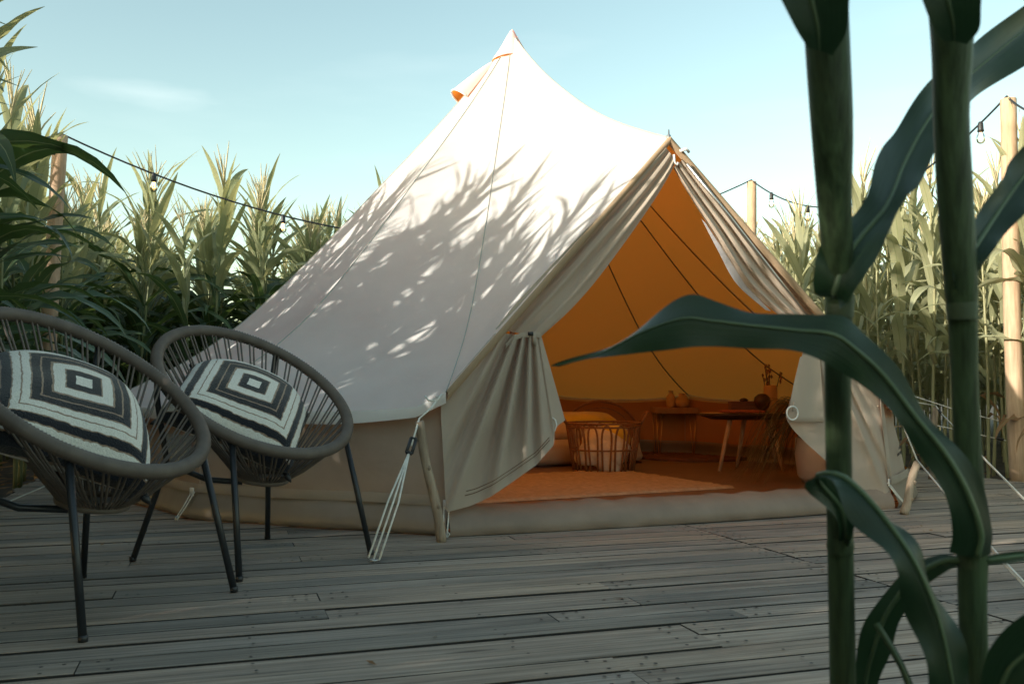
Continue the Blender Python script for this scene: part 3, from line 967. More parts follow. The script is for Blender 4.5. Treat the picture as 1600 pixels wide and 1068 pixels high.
def guy(name_label, start, top, peg, slack=.0, strands=3, slider=.32):
    root = thing('guy_rope', name_label, 'rope')
    rope_obj(root, [start, start.lerp(top, .5) + Vector((0, 0, -.004)), top + Vector((0, 0, .012))])
    sl = top.lerp(peg, slider)
    rope_obj(root, [top + Vector((0, 0, .012)), sl])
    ax = (peg - top).normalized(); sd = ax.cross(Vector((0, 1, 0))).normalized()
    mb = MB()
    for k in (-1, 1):
        mb.tube([sl - ax * .035 + sd * .011 * k, sl + ax * .035 + sd * .011 * k], .0065, 8)
    for k in (-1, 0, 1):
        if k == 0: continue
        mb.tube([sl + ax * .035 * k - sd * .013, sl + ax * .035 * k + sd * .013], .0075, 8)
    mb.obj('slider', M['black'], root)
    for k in range(strands):
        o = (k - (strands - 1) / 2)
        mid = sl.lerp(peg, .5)
        rope_obj(root, [sl + ax * .03, mid + sd * .022 * o * .9, peg + sd * .020 * o + Vector((0, 0, .012))])
    # knot near the eave
    kn = start.lerp(top, .22)
    MB().tube([kn + Vector((-.05, 0, .018)), kn + Vector((-.035, -.01, 0)), kn + Vector((0, -.008, -.004)), kn + Vector((.012, 0, .012)), kn + Vector((-.004, .008, .014))], .0042, 6).obj('knot', M['rope'], root)
    eye = MB()
    eye.tube([peg + Vector((.016 * math.cos(2 * PI * k / 16), .016 * math.sin(2 * PI * k / 16), .009)) for k in range(16)], .0035, 6, closed=True)
    eye.tube([peg + Vector((0, 0, .012)), peg + Vector((0, 0, -.003))], .004, 6)
    eye.obj('eye_bolt', M['steel'], root)
    return root

def stick(label, top, foot, r=.021):
    root = thing('support_stick', label, 'stick', foot)
    pts = []; rs = []
    n = 16
    for i in range(n + 1):
        t = i / n
        p = Vector((0, 0, 0)).lerp(top - foot, t)
        p += Vector((.005 * math.sin(2.1 * t * PI), .004 * math.sin(4 * t), 0))
        pts.append(p); rs.append(r * (1 + .10 * noise.noise((t * 7, foot.x, 3)) - .12 * t))
    m = MB().tube(pts, rs, 10)
    m.obj('shaft', M['stick'], root)
    for t in (.3, .62):
        p = Vector((0, 0, 0)).lerp(top - foot, t) + Vector((.005 * math.sin(2.1 * t * PI) + r * .55, -r * .5, 0))
        MB().lathe([(.0, -.014), (.007, -.008), (.009, 0), (.006, .008), (.0, .012)], 8, p).obj('knot', M['stick'], root)
    return root

st_l = G(690, 846); top_l = U(655, 658, st_l.y - .06)
stick('crooked bare wooden stick propping the rope at the tent corner behind the chairs', top_l, st_l)
guy('white guy rope tensioned over the wooden stick in front of the door corner', E1 + Vector((-.02, -.01, -.01)), top_l, G(584, 878), slider=.19)
st_r = G(1412, 803); top_r = U(1433, 722, st_r.y + .05)
stick('short pale stick leaning outward beside the printed wall panel', top_r, st_r, .022)
guy('white guy rope running from the printed wall panel over the short pale stick', E2 + Vector((.01, -.01, -.01)), top_r, G(1640, 960), strands=2, slider=.55)
# ropes further round the tent on the right
e3 = eave(A2 + STEP, 1.0)
t3 = U(1462, 636, 6.5)
s3 = Vector((t3.x - .03, t3.y + .02, 0))
stick('third support stick standing behind the big dark leaf near the field', t3, s3, .024)
guy('pair of white ropes with a black slider running down from the stick by the field', e3, t3, G(1665, 850), strands=2, slider=.06)
rr = thing('guy_rope', 'long level white rope stretched low in front of the wooden post', 'rope')
e4 = eave(A2 + 2 * STEP, 1.0)
rope_obj(rr, [U(1395, 608, 7.2), U(1500, 642, 7.0), U(1660, 682, 6.6)])
rr = thing('guy_rope', 'lower level white rope with a black slider beside the wooden post', 'rope')
rope_obj(rr, [U(1405, 652, 7.6), U(1500, 672, 7.2), U(1640, 703, 6.8)])
MB().tube([U(1555, 683, 7.0), U(1568, 687, 6.98)], .012, 8).obj('slider', M['black'], rr)
# left side
gl = thing('guy_rope', 'white rope slanting down past the near chair to the deck edge', 'rope')
rope_obj(gl, [eave(A2 + 7 * STEP, 1.0), U(150, 728, 5.6), U(75, 757, 5.3), U(-60, 815, 4.9)])
gl = thing('guy_rope', 'thin upper white rope behind the near chair above the soil', 'rope')
rope_obj(gl, [eave(A2 + 6 * STEP, 1.0), U(35, 668, 7.2), U(-60, 684, 7.0)], .005)
gl = thing('guy_rope', 'thin lower white rope behind the near chair above the soil', 'rope')
rope_obj(gl, [eave(A2 + 6 * STEP, 1.0) - Vector((0, 0, .05)), U(35, 684, 6.9), U(-60, 712, 6.7)], .005)

# ------------------------------------------------------------------ inside the tent
def rug():
    A = G(1150, 764)
    ax = Vector((-.895, -.44, 0)).normalized(); ay = Vector((-.44, .895, 0)).normalized()
    root = tag(thing('rug', 'sandy rectangular jute rug with a shaggy edge on the tent floor', 'rug', A), None)
    nx, ny = 90, 56; LX, LY = 2.1, 1.35
    rows = []
    for j in range(ny + 1):
        row = []
        for i in range(nx + 1):
            x = LX * i / nx; y = LY * j / ny
            ed = min(i, nx - i, j, ny - j)
            z = (.022 + .004 * noise.noise((x * 22, y * 22, 0)) + .006 * noise.noise((x * 60, y * 60, 2))) if ed > 0 else .008
            jx = .012 * noise.noise((x * 30, y * 30, 9)) if ed < 2 else 0
            row.append(ax * (x + jx) + ay * (y + jx) + Vector((0, 0, z)))
        rows.append(row)
    MB().grid(rows, flip=True).obj('pile', M['jute'], root)
rug()
c = G(1082, 715)
rg = thing('rug', 'dark round braided rug behind the side tables', 'rug', c)
for k in range(8):
    rr_ = .52 - k * .062
    MB().tube([Vector((rr_ * math.cos(2 * PI * i / 48), rr_ * math.sin(2 * PI * i / 48), .016)) for i in range(48)], .022, 6, closed=True).obj('braid', M['darkrug'], rg)
MB().lathe([(0, .014), (.05, .014)], 20).obj('braid', M['darkrug'], rg)

def superbox(cx, cy, cz, a, b, h, rot, amp=.02, nu=48, nv=18, e=.35, seed=0.0):
    """soft rounded box: cushions, mattress, bedding"""
    rows = []
    def sp(x, p): return math.copysign(abs(x) ** p, x)
    for j in range(nv + 1):
        v = -PI / 2 + PI * j / nv
        row = []
        for i in range(nu + 1):
            u = 2 * PI * i / nu
            x = a * sp(math.cos(v), e) * sp(math.cos(u), e); y = b * sp(math.cos(v), e) * sp(math.sin(u), e); z = h * sp(math.sin(v), e * 1.6)
            k = 1 + amp / max(a, .1) * noise.noise((x * 6 + seed, y * 6, z * 6)) * 2
            x, y, z = x * k, y * k, z * k + amp * .5 * noise.noise((x * 4, y * 4 + seed, 1))
            row.append(Vector((cx + x * math.cos(rot) - y * math.sin(rot), cy + x * math.sin(rot) + y * math.cos(rot), cz + z)))
        rows.append(row)
    return MB().grid(rows)
bed = thing('bed', 'low beige floor bed with a mustard blanket behind the basket', 'bed', (.10, 8.05, 0))
superbox(0, 0, .12, .86, .68, .115, .45, .02, e=.28).obj('mattress', M['linen'], bed)
superbox(.03, .02, .26, .80, .62, .085, .45, .035, e=.5, seed=3).obj('duvet', M['linen'], bed)
superbox(.38, .30, .345, .44, .28, .075, .3, .03, e=.55, seed=8).obj('blanket', M['mustard'], bed)
MB().box((-.8, -.62, .002), (.8, .62, .02), M=Matrix.Rotation(.45, 4, 'Z')).obj('bed_base', M['darkobj'], bed)
hc = U(938, 652, 8.75)
hp = thing('headboard_hoop', 'thin round rattan hoop rising behind the mustard blanket', 'headboard', (hc.x, hc.y, 0))
MB().tube([Vector((.36 * math.cos(t), 0, .18 + .33 * math.sin(t))) for t in [-.5 + (PI + 1.0) * k / 30 for k in range(31)]], .012, 8).obj('hoop', M['rattan'], hp)
MB().tube([Vector((.30 * math.cos(t), 0, .18 + .27 * math.sin(t))) for t in [-.4 + (PI + .8) * k / 30 for k in range(31)]], .006, 6).obj('inner_hoop', M['rattan'], hp)

def basket():
    b = G(947, 741); b = Vector((b.x, b.y + .20, 0))
    root = thing('basket', 'open rattan basket with looped sides holding rolled blankets', 'basket', b)
    H, r0, r1 = .40, .225, .285
    def rad(z): return r0 + (r1 - r0) * (z / H)
    def hoop(z, tr, name):
        MB().tube([Vector((rad(z) * math.cos(2 * PI * k / 40), rad(z) * math.sin(2 * PI * k / 40), z)) for k in range(40)], tr, 6, closed=True).obj(name, M['rattan'], root)
    hoop(.012, .011, 'base_hoop'); hoop(.175, .007, 'middle_hoop'); hoop(.345, .008, 'upper_hoop'); hoop(.372, .008, 'rim_hoop')
    n = 16
    for k in range(n):
        a = 2 * PI * k / n; w = 2 * PI / n * .47
        pts = []
        for i in range(17):
            t = i / 16
            # inverted U that narrows to the base: long loops of bent cane
            ph = PI * t
            z = .012 + .345 * (math.sin(ph) ** .55)
            aa = a + w * (-math.cos(ph)) * (0.62 + .5 * math.sin(ph))
            pts.append(Vector((rad(z) * math.cos(aa), rad(z) * math.sin(aa), z)))
        MB().tube(pts, .0078, 6).obj('loop', M['rattan'], root)
    for s in (-1, 1):
        MB().tube([Vector((s * (r1 - .01), -.06, .36)), Vector((s * (r1 + .025), -.052, .42)), Vector((s * (r1 + .05), -.03, .45)), Vector((s * (r1 + .05), .03, .45)), Vector((s * (r1 + .025), .052, .42)), Vector((s * (r1 - .01), .06, .36))], .010, 8).obj('handle', M['rattan'], root)
    MB().lathe([(0, .01), (r0, .01)], 24).obj('base', M['rattan'], root)
    t1 = thing('blanket', 'cream fleece blanket bundled in the rattan basket', 'blanket', b)
    superbox(-.03, -.02, .17, .185, .16, .15, .3, .05, e=.75, seed=2).obj('fleece_roll', M['fleece'], t1)
    superbox(.06, -.09, .13, .10, .09, .11, .8, .05, e=.8, seed=6).obj('fleece_fold', M['fleece'], t1)
    t2 = thing('cushion', 'mustard yellow cushion pushed into the rattan basket', 'cushion', b)
    superbox(.09, .03, .25, .12, .11, .12, -.3, .03, e=.7, seed=4).obj('cushion_body', M['mustard'], t2)
basket()

def hairpin_table():
    c = Vector((1.50, 8.62, 0))
    root = thing('side_table', 'small wooden side table on brass hairpin legs by the back wall', 'table', c)
    MB().box((-.195, -.15, .405), (.195, .15, .455)).obj('table_top', M['table_wood'], root, False)
    for (x, y) in ((-.15, -.11), (.15, -.11), (-.15, .11), (.15, .11)):
        MB().tube([Vector((x - .03, y, .405)), Vector((x * 1.05 - .004, y * 1.05, .012)), Vector((x * 1.05 + .004, y * 1.05, .006)), Vector((x + .03, y, .405))], .0045, 6).obj('hairpin_leg', M['brass'], root)
    v = thing('vase', 'slim ochre bottle vase on the hairpin table', 'vase', c + Vector((-.03, -.02, .455)))
    MB().lathe([(0, .0), (.038, 0), (.044, .02), (.043, .09), (.030, .115), (.020, .125), (.022, .15), (.026, .155), (.018, .155)], 20).obj('vase_body', M['clay'], v)
    v = thing('vase', 'round ochre gourd vase beside the bottle vase', 'vase', c + Vector((.07, -.05, .455)))
    MB().lathe([(0, 0), (.04, 0), (.062, .025), (.066, .055), (.056, .085), (.036, .105), (.030, .118), (.036, .13), (.026, .13)], 20).obj('vase_body', M['clay'], v)
hairpin_table()

def splay_table():
    c = Vector((1.80, 7.22, 0))
    root = thing('side_table', 'round-ended low table on splayed pale wooden legs', 'table', c)
    H = .415
    m = MB()
    rim = []
    n = 36
    outl = []
    for k in range(n):
        a = 2 * PI * k / n
        outl.append((.345 * math.copysign(abs(math.cos(a)) ** .8, math.cos(a)), .20 * math.copysign(abs(math.sin(a)) ** .8, math.sin(a))))
    prof = [(0.0, H - .02), (.72, H - .022), (.96, H + .004), (1.0, H + .018), (.985, H + .024), (0, H + .024)]
    vs = []; fs = []
    for (k, z) in prof:
        for (x, y) in outl: vs.append((x * k, y * k, z))
    for i in range(len(prof) - 1):
        for k in range(n):
            k2 = (k + 1) % n
            fs.append((i * n + k, i * n + k2, (i + 1) * n + k2, (i + 1) * n + k))
    m.add(vs, fs)
    m.obj('table_top', M['darkobj'], root)
    m2 = MB(); m2.add([(x * .975, y * .975, H + .028) for x, y in outl], [tuple(range(n))]); m2.obj('top_inlay', M['table_pale'], root, False)
    for (x0, y0, x1, y1) in ((-.13, -.10, -.24, -.19), (.02, .06, -.02, .17), (.20, .08, .30, .17), (.18, -.10, .25, -.17)):
        MB().tube([Vector((x0, y0, H - .01)), Vector((x1, y1, .006))], [.019, .014], 10).obj('leg', M['table_pale'], root)
    z = H + .028
    t = thing('cloth', 'folded red patterned cloth lying on the low table', 'cloth', c + Vector((-.02, -.03, z)))
    superbox(0, 0, .012, .16, .11, .012, .2, .01, e=.35).obj('cloth_fold', M['brick_red'], t)
    t = thing('box', 'dark wooden box on the low table before the tall vase', 'box', c + Vector((.02, .08, z)))
    MB().box((-.11, -.055, .002), (.11, .055, .07)).obj('box_body', M['box'], t, False)
    MB().box((-.113, -.058, .071), (.113, .058, .088)).obj('box_lid', M['box'], t, False)
    MB().lathe([(0, .088), (.03, .088), (.035, .1), (.02, .112), (0, .116)], 14).obj('knob', M['darkobj'], t)
    t = thing('ornament', 'round dark ornament between the box and the tall vase', 'ornament', c + Vector((.15, .03, z)))
    o = MB().lathe([(0, .0), (.035, 0), (.02, .02), (.05, .045), (.064, .085), (.058, .12), (.03, .145), (0, .15)], 16); o.obj('ornament_body', M['darkobj'], t)
    t = thing('vase', 'tall slim cylinder vase of dried stems on the low table', 'vase', c + Vector((.225, .06, z)))
    MB().lathe([(0, 0), (.050, 0), (.052, .02), (.052, .20), (.047, .215), (.042, .215), (.042, .19)], 20).obj('vase_body', M['clay'], t)
    rnd = random.Random(5)
    for k in range(7):
        a = rnd.uniform(0, 2 * PI); l = rnd.uniform(.26, .38); r = rnd.uniform(.02, .09)
        tipp = Vector((r * math.cos(a), r * math.sin(a), l))
        MB().tube([Vector((0, 0, .1)), tipp * .6, tipp], .003, 5).obj('dried_stem', M['drygrass'], t)
        for q in range(3):
            MB().lathe([(0, -.018), (.008, -.005), (.009, .006), (0, .02)], 6, tipp * (1 - .12 * q) + Vector((.008 * q, -.005, 0))).obj('seed_head', M['rattan'], t)
splay_table()

def pot_plant():
    c = G(1268, 757) + Vector((.10, .12, 0))
    pot = thing('pot', 'white ceramic floor pot just inside the right curtain', 'pot', c)
    MB().lathe([(0, .006), (.12, .006), (.15, .05), (.165, .20), (.16, .30), (.150, .31), (.145, .29), (.14, .27), (0, .27)], 24).obj('pot_body', M['pot'], pot)
    rnd = random.Random(11)
    deco = MB()
    pl = thing('grass_plant', 'drooping dry grass plant spilling out of the white pot', 'plant', c + Vector((0, 0, .27)))
    for k in range(170):
        a = rnd.uniform(0, 2 * PI)
        a = rnd.uniform(PI * .62, PI * 1.22) if rnd.random() < .85 else rnd.uniform(0, PI)
        l = rnd.uniform(.32, .72); up = rnd.uniform(.05, .26)
        dx, dy = math.cos(a), math.sin(a)
        pts = []
        for i in range(8):
            t = i / 7
            pts.append((dx * l * .95 * (t ** .8), dy * l * .95 * (t ** .8), up * math.sin(PI * min(1, t * 1.1)) * 1.1 + .05 - (l * 1.0) * max(0, t - .25) ** 1.7 * .9))
        rows = []
        w = rnd.uniform(.004, .008)
        for i, p in enumerate(pts):
            ww = w * (1 - i / 7.5)
            z = max(p[2], -.255)
            rows.append([Vector((p[0] - dy * ww, p[1] + dx * ww, z)), Vector((p[0], p[1], z + ww * .5)), Vector((p[0] + dy * ww, p[1] - dx * ww, z))])
        if k < 60: MB().grid(rows).obj('blade', M['drygrass'], pl)
        else: deco.grid(rows)
    o = deco.obj('blades', M['drygrass'], pl); o['kind'] = 'stuff'
pot_plant()
# strap hanging on the back wall
sw = U(1020, 618, 9.02)
tpart(MB().box((-.014, -.004, -.48), (.014, .004, 0), M=Matrix.Translation(sw + Vector((0, 0, .0)))), 'wall_strap', M['mustard'])

# ------------------------------------------------------------------ chairs
RC = Vector((0, 0, .628)); RR = .374; TILT = R_(37)
def rim_pt(phi, r=RR, lift=0.0):
    x = r * math.sin(phi); d = r * math.cos(phi)       # phi 0 is the front
    k = 1.0 + .06 * (1 - math.cos(phi)) / 2
    return RC + Vector((x, -d * k * math.cos(TILT), -d * k * math.sin(TILT))) + Vector((0, -math.sin(TILT), math.cos(TILT))) * lift
RINGC = Vector((0, -.03, .305))
def ring_pt(phi, r=.095):
    return RINGC + Vector((r * math.sin(phi), -r * math.cos(phi) * .97, -r * math.cos(phi) * .2))

def make_chair():
    root = thing('cord_chair', 'near round cord chair cut off at the photo edge', 'chair', group='round cord chairs on the deck')
    n = 420
    # rim: steel hoop wound with cord, the turns stand proud
    pts = [rim_pt(2 * PI * k / n) for k in range(n)]
    rs = [.0215 + .0016 * (1 if k % 2 else -1) + .0007 * noise.noise((k * .11, 1, 0)) for k in range(n)]
    MB().tube(pts, rs, 10, closed=True).obj('wound_rim', M['cord'], root)
    rnd = random.Random(4)
    N = 42
    for k in range(N):
        for s in (-1, 1):
            ph = 2 * PI * (k + .5) / N + s * .022
            a = rim_pt(ph, RR - .004); b = ring_pt(2 * PI * (k + .5) / N + s * .05)
            mid = a.lerp(b, .5); down = Vector((0, 0, -.010 - rnd.uniform(0, .008)))
            o = MB().tube([a, a.lerp(b, .3) + down * .8, a.lerp(b, .65) + down * .8, b], .0037, 5, caps=False).obj('cord', M['cord'], root)
    MB().tube([ring_pt(2 * PI * k / 32) for k in range(32)], .012, 8, closed=True).obj('seat_ring', M['cord'], root)
    MB().lathe([(0, 0), (.09, 0)], 24, RINGC + Vector((0, 0, .004))).obj('seat_disc', M['cord'], root)
    # legs
    for s in (-1, 1):
        a = rim_pt(s * PI / 4, RR - .002, -.016)
        MB().tube([a, Vector((s * .305, -.305, .006))], .0112, 10).obj('leg', M['chair_steel'], root)
        MB().lathe([(0, -.004), (.0124, -.004), (.0124, .012), (0, .012)], 10, (s * .305, -.305, .006)).obj('foot_cap', M['black'], root)
        b = rim_pt(s * PI * .74, RR + .005, -.014)
        k1 = Vector((s * .235, .215, .36))
        MB().tube([b, Vector((s * .262, .245, .60)), k1, Vector((s * .31, .305, .006))], .0112, 10).obj('leg', M['chair_steel'], root)
        MB().lathe([(0, -.004), (.0124, -.004), (.0124, .012), (0, .012)], 10, (s * .31, .305, .006)).obj('foot_cap', M['black'], root)
        MB().tube([k1, Vector((s * .15, .09, .300)), Vector((s * .06, .0, .288))], .011, 8).obj('seat_rail', M['chair_steel'], root)
    return root

def copy_tree(o, parent=None):
    c = o.copy(); COL.objects.link(c)
    if parent: c.parent = parent
    for ch in [x for x in bpy.data.objects if x.parent == o]:
        copy_tree(ch, c)
    return c

chair1 = make_chair()
chair1.location = (-1.262, 2.76, 0); chair1.rotation_euler = (0, 0, R_(70))
chair2 = copy_tree(chair1)
chair2.location = (-.968, 3.525, 0); chair2.rotation_euler = (0, 0, R_(54))
chair2['label'] = 'farther round cord chair standing against the tent wall'

def make_pillow(a=.250):
    n = 40
    rows_t = []; rows_b = []
    def pos(i, j, s):
        x = -1 + 2 * i / n; y = -1 + 2 * j / n
        e = (1 - x ** 4) * (1 - y ** 4)
        z = s * .092 * (max(0, e) ** .55) + .010 * noise.noise((x * 2.2, y * 2.2, s)) * e
        k = 1 - .055 * (1 - abs(x * y)) * max(abs(x), abs(y)) ** 4
        bend = -.030 * (x * x + y * y) - .014 * x * x * y * y + .012 * math.sin(3 * x + 2 * y)
        return Vector((x * a * k, y * a * k, z + bend * 1.0))
    m = MB()
    m.grid([[pos(i, j, 1) for i in range(n + 1)] for j in range(n + 1)])
    m.grid([[pos(i, j, -1) for i in range(n + 1)] for j in range(n + 1)], flip=True)
    return m
def pillow(chair, label, inpl, tilt, off):
    root = thing('pillow', label, 'pillow', group='striped pillows on the cord chairs')
    body = make_pillow().obj('pillow_body', M['pillow'], root)
    a = .236
    for (x, y) in ((-1, -1), (1, -1), (1, 1), (-1, 1)):
        rnd = random.Random(x * 3 + y)
        b = Vector((x * a, y * a, -.074)); out = Vector((x, y, 0)).normalized()
        tf = MB()
        tf.tube([b - out * .012, b + out * .006, b + out * .018, b + out * .034 + Vector((rnd.uniform(-.006, .006), 0, -.008))], [.004, .010, .012, .002], 8)
        tf.obj('corner_tuft', M['black'], root)
    # local chair frame -> world
    Mc = Matrix.Translation(chair.location) @ Matrix.Rotation(chair.rotation_euler.z, 4, 'Z')
    Ml = Matrix.Translation(off) @ Matrix.Rotation(tilt, 4, 'X') @ Matrix.Rotation(inpl, 4, 'Z')
    root.matrix_world = Mc @ Ml
    return root
pillow(chair1, 'black and cream concentric-square pillow in the near chair', R_(-36), R_(36), Vector((-.035, .03, .582)))
pillow(chair2, 'black and cream concentric-square pillow in the farther chair', R_(-44), R_(36), Vector((-.03, .03, .582)))

# ------------------------------------------------------------------ posts and string lights
def post(label, base, top, r):
    root = thing('wooden_post', label, 'post', base)
    pts = []; rs = []
    for i in range(15):
        t = i / 14
        pts.append((top - base) * t + Vector((.012 * math.sin(4 * t + base.x), .01 * math.sin(3 * t), 0)))
        rs.append(r * (1.05 - .14 * t + .03 * noise.noise((t * 5, base.x, 0))))
    MB().tube(pts, rs, 14).obj('trunk', M['post'], root)
    return pts[-1] + base
tl = U(94, 212, 7.47); bl = Vector((tl.x - .08, tl.y, -.09))
top_l_ = post('tall peeled wooden post rising behind the near chair', bl, tl, .062)
tm = U(1174, 284, 10.1); bm_ = Vector((tm.x + .02, tm.y, -.09))
top_m_ = post('peeled wooden post behind the right slope of the tent', bm_, tm, .055)
trr = U(1573, 155, 6.5); br = Vector((G(1590, 748).x, 6.5, -.09))
top_r_ = post('thick peeled wooden post at the deck edge by the sunlit corn', br, trr, .058)

def sagline(a, b, sag, n=40, skew=0):
    out = []
    for i in range(n + 1):
        t = i / n
        p = a.lerp(b, t); p.z -= sag * 4 * t * (1 - t)
        out.append(p)
    return out
lights = thing('string_lights', 'black festoon cable with small glass bulbs strung between the wooden posts', 'string lights', (0, 7, 0))
spans = [
    (U(-160, 60, 4.6), tl + Vector((0, 0, .02)), .22, (.80, .93)),
    (tl + Vector((0, 0, .02)), tm + Vector((0, 0, .02)), .78, (.105, .262, .42, .58, .74, .93)),
    (tm + Vector((0, 0, .02)), trr + Vector((0, 0, .02)), .52, (.115, .30, .56, .93)),
    (trr + Vector((0, 0, .02)), U(1790, 60, 4.6), .25, (.3, .6)),
]
for (a, b, sg, ts) in spans:
    pl_ = sagline(a, b, sg)
    MB().tube([p - Vector((0, 7, 0)) for p in pl_], .0075, 6).obj('cable', M['black'], lights)
    for t in ts:
        k = t * (len(pl_) - 1); i0 = int(k); f = k - i0
        p = pl_[i0].lerp(pl_[min(i0 + 1, len(pl_) - 1)], f) - Vector((0, 7, 0))
        s_ = MB().lathe([(0, .012), (.012, .010), (.019, -.004), (.021, -.045), (.024, -.062), (.0, -.062)], 12, p).obj('socket', M['black'], lights)
        MB().lathe([(.014, -.058), (.017, -.07), (.030, -.098), (.033, -.118), (.026, -.140), (.012, -.152), (0, -.154)], 14, p).obj('bulb', M['glass'], s_)
        MB().tube([p + Vector((-.006, 0, -.07)), p + Vector((-.010, 0, -.12)), p + Vector((.010, 0, -.12)), p + Vector((.006, 0, -.07))], .0022, 5).obj('filament', M['filament'], s_)

# ------------------------------------------------------------------ corn
def leaf_geo(L, W, th0, th1, wave, twist, n=12, cols=(-1, -.5, -.06, .06, .5, 1), seed=0.0, fold=.35, power=1.4):
    rows = []
    x = z = 0.0
    prev = 0.0
    for i in range(n + 1):
        t = i / n
        th = th0 + (th1 - th0) * (t ** power)
        if i:
            ds = L / n
            x += math.sin(th) * ds; z += math.cos(th) * ds
        w = W * min(1, .45 + 2.6 * t) * (1 - t ** 2.4) ** .9 * .5
        if i == n: w = W * .012
        tw = twist * t
        tg = Vector((math.sin(th), 0, math.cos(th)))
        nr = Vector((-math.cos(th), 0, math.sin(th)))
        sd = Vector((0, 1, 0)) * math.cos(tw) + nr * math.sin(tw)
        nn = sd.cross(tg) * -1
        row = []
        for u in cols:
            wv = wave * math.sin(2 * PI * 3.2 * t + (1.7 if u > 0 else 0) + seed) * u * u * math.sin(PI * min(1, t * 1.15))
            row.append(Vector((x, 0, z)) + sd * (u * w) + nn * (fold * abs(u) * w * (1 - .6 * t) + wv))
        rows.append(row)
    return rows

def leaf_mesh(name, mats, **k):
    m = MB()
    rows = leaf_geo(**k)
    nc = len(rows[0])
    for i in range(len(rows) - 1):
        pass
    m.grid(rows)
    idx = []
    for i in range(len(rows) - 1):
        for j in range(nc - 1):
            idx.append(1 if j == nc // 2 - 1 else 0)
    m.m = idx
    return m.mesh(name, mats)

LIB = {}
def build_lib(key, blade, rnd, n, Lr, Wr, t0, t1, wave, tw):
    out = []
    for k in range(n):
        out.append(leaf_mesh('corn_' + key, [M[blade], M['rib']], L=rnd.uniform(*Lr), W=rnd.uniform(*Wr), th0=R_(rnd.uniform(*t0)), th1=R_(rnd.uniform(*t1)), wave=rnd.uniform(*wave), twist=rnd.uniform(-tw, tw), seed=rnd.uniform(0, 6)))
    LIB[key] = out
lr = random.Random(21)
build_lib('arch', 'leaf_lo', lr, 12, (.74, 1.0), (.095, .13), (18, 36), (95, 165), (.010, .024), 1.1)
build_lib('upright', 'leaf_hi', lr, 10, (.5, .82), (.062, .095), (6, 22), (18, 70), (.003, .010), .8)
build_lib('mid', 'leaf_hi', lr, 8, (.66, .92), (.08, .11), (14, 32), (60, 130), (.006, .016), 1.0)
build_lib('arch_pale', 'leaf_pale', lr, 10, (.70, .95), (.085, .12), (18, 34), (95, 165), (.008, .02), 1.1)
build_lib('mid_pale', 'leaf_pale', lr, 8, (.6, .86), (.075, .105), (12, 30), (40, 120), (.006, .016), 1.0)
build_lib('upright_pale', 'leaf_pale', lr, 8, (.5, .8), (.06, .09), (6, 22), (15, 65), (.003, .010), .8)
build_lib('dry', 'leaf_dry', lr, 6, (.40, .62), (.035, .055), (40, 70), (165, 185), (.012, .03), 2.2)

STALK_H = 2.12
def stalk_mesh(seed, mat):
    rnd = random.Random(seed)
    pts = []; rs = []
    ph = rnd.uniform(0, 6)
    for i in range(25):
        t = i / 24
        z = t * (STALK_H + .1)
        pts.append((.012 * math.sin(z * 3 + ph), .012 * math.cos(z * 2.6 + ph), z))
        node = 1.16 if i % 2 == 0 else .97
        rs.append((.0150 - .0085 * t) * node)
    return MB().tube(pts, rs, 7).mesh('corn_stalk', mat)
STALKS = {'g': [stalk_mesh(k, M['stalk']) for k in range(4)], 'p': [stalk_mesh(k + 9, M['stalk_pale']) for k in range(4)]}
def tassel_geo(seed):
    rnd = random.Random(seed); m = MB()
    m.tube([(0, 0, 0), (.004, 0, .2), (.0, .01, .42)], [.005, .004, .002], 4)
    for k in range(rnd.randint(7, 10)):
        a = rnd.uniform(0, 2 * PI); z0 = rnd.uniform(.08, .24); l = rnd.uniform(.2, .34); sp = rnd.uniform(.15, .5)
        d = Vector((math.cos(a) * sp, math.sin(a) * sp, 1)).normalized()
        b = Vector((0, 0, z0))
        m.tube([b, b + d * l * .5, b + d * l + Vector((math.cos(a), math.sin(a), 0)) * .03 * rnd.random()], [.0045, .0058, .002], 4, caps=False)
    return m
TASSELS = [tassel_geo(k).mesh('corn_tassel', M['tassel']) for k in range(5)]
def ear_geo():
    return MB().lathe([(0, -.02), (.014, 0), (.024, .05), (.026, .10), (.020, .17), (.008, .22), (.003, .25)], 9)
EAR = ear_geo().mesh('corn_ear', M['stalk_pale'])

def plant_plan(rnd, pale, bottom):
    """list of (leaf key, index, height, azimuth, scale); one plan serves objects and the joined far field alike"""
    out = []
    az = rnd.uniform(0, 2 * PI)
    zs = []
    z = bottom + rnd.uniform(0, .12)
    while z < STALK_H - .02:
        zs.append(z); z += rnd.uniform(.13, .175) if z > 1.1 else rnd.uniform(.16, .22)
    for k, z in enumerate(zs):
        az += PI + rnd.uniform(-.5, .5)
        t = z / STALK_H
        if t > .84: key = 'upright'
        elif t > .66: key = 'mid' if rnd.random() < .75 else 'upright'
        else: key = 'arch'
        if pale: key = key + '_pale'
        sc = rnd.uniform(.85, 1.08) * (1.0 if t < .85 else .92)
        out.append((key, rnd.randrange(len(LIB[key])), z, az, sc))
    # a whorl of young leaves at the tip
    for k in range(2):
        key = 'upright_pale' if pale else 'upright'
        az += PI * .7 + rnd.uniform(-.6, .6)
        out.append((key, rnd.randrange(len(LIB[key])), STALK_H - .02 + .03 * k, az, rnd.uniform(.7, .95)))
    return out

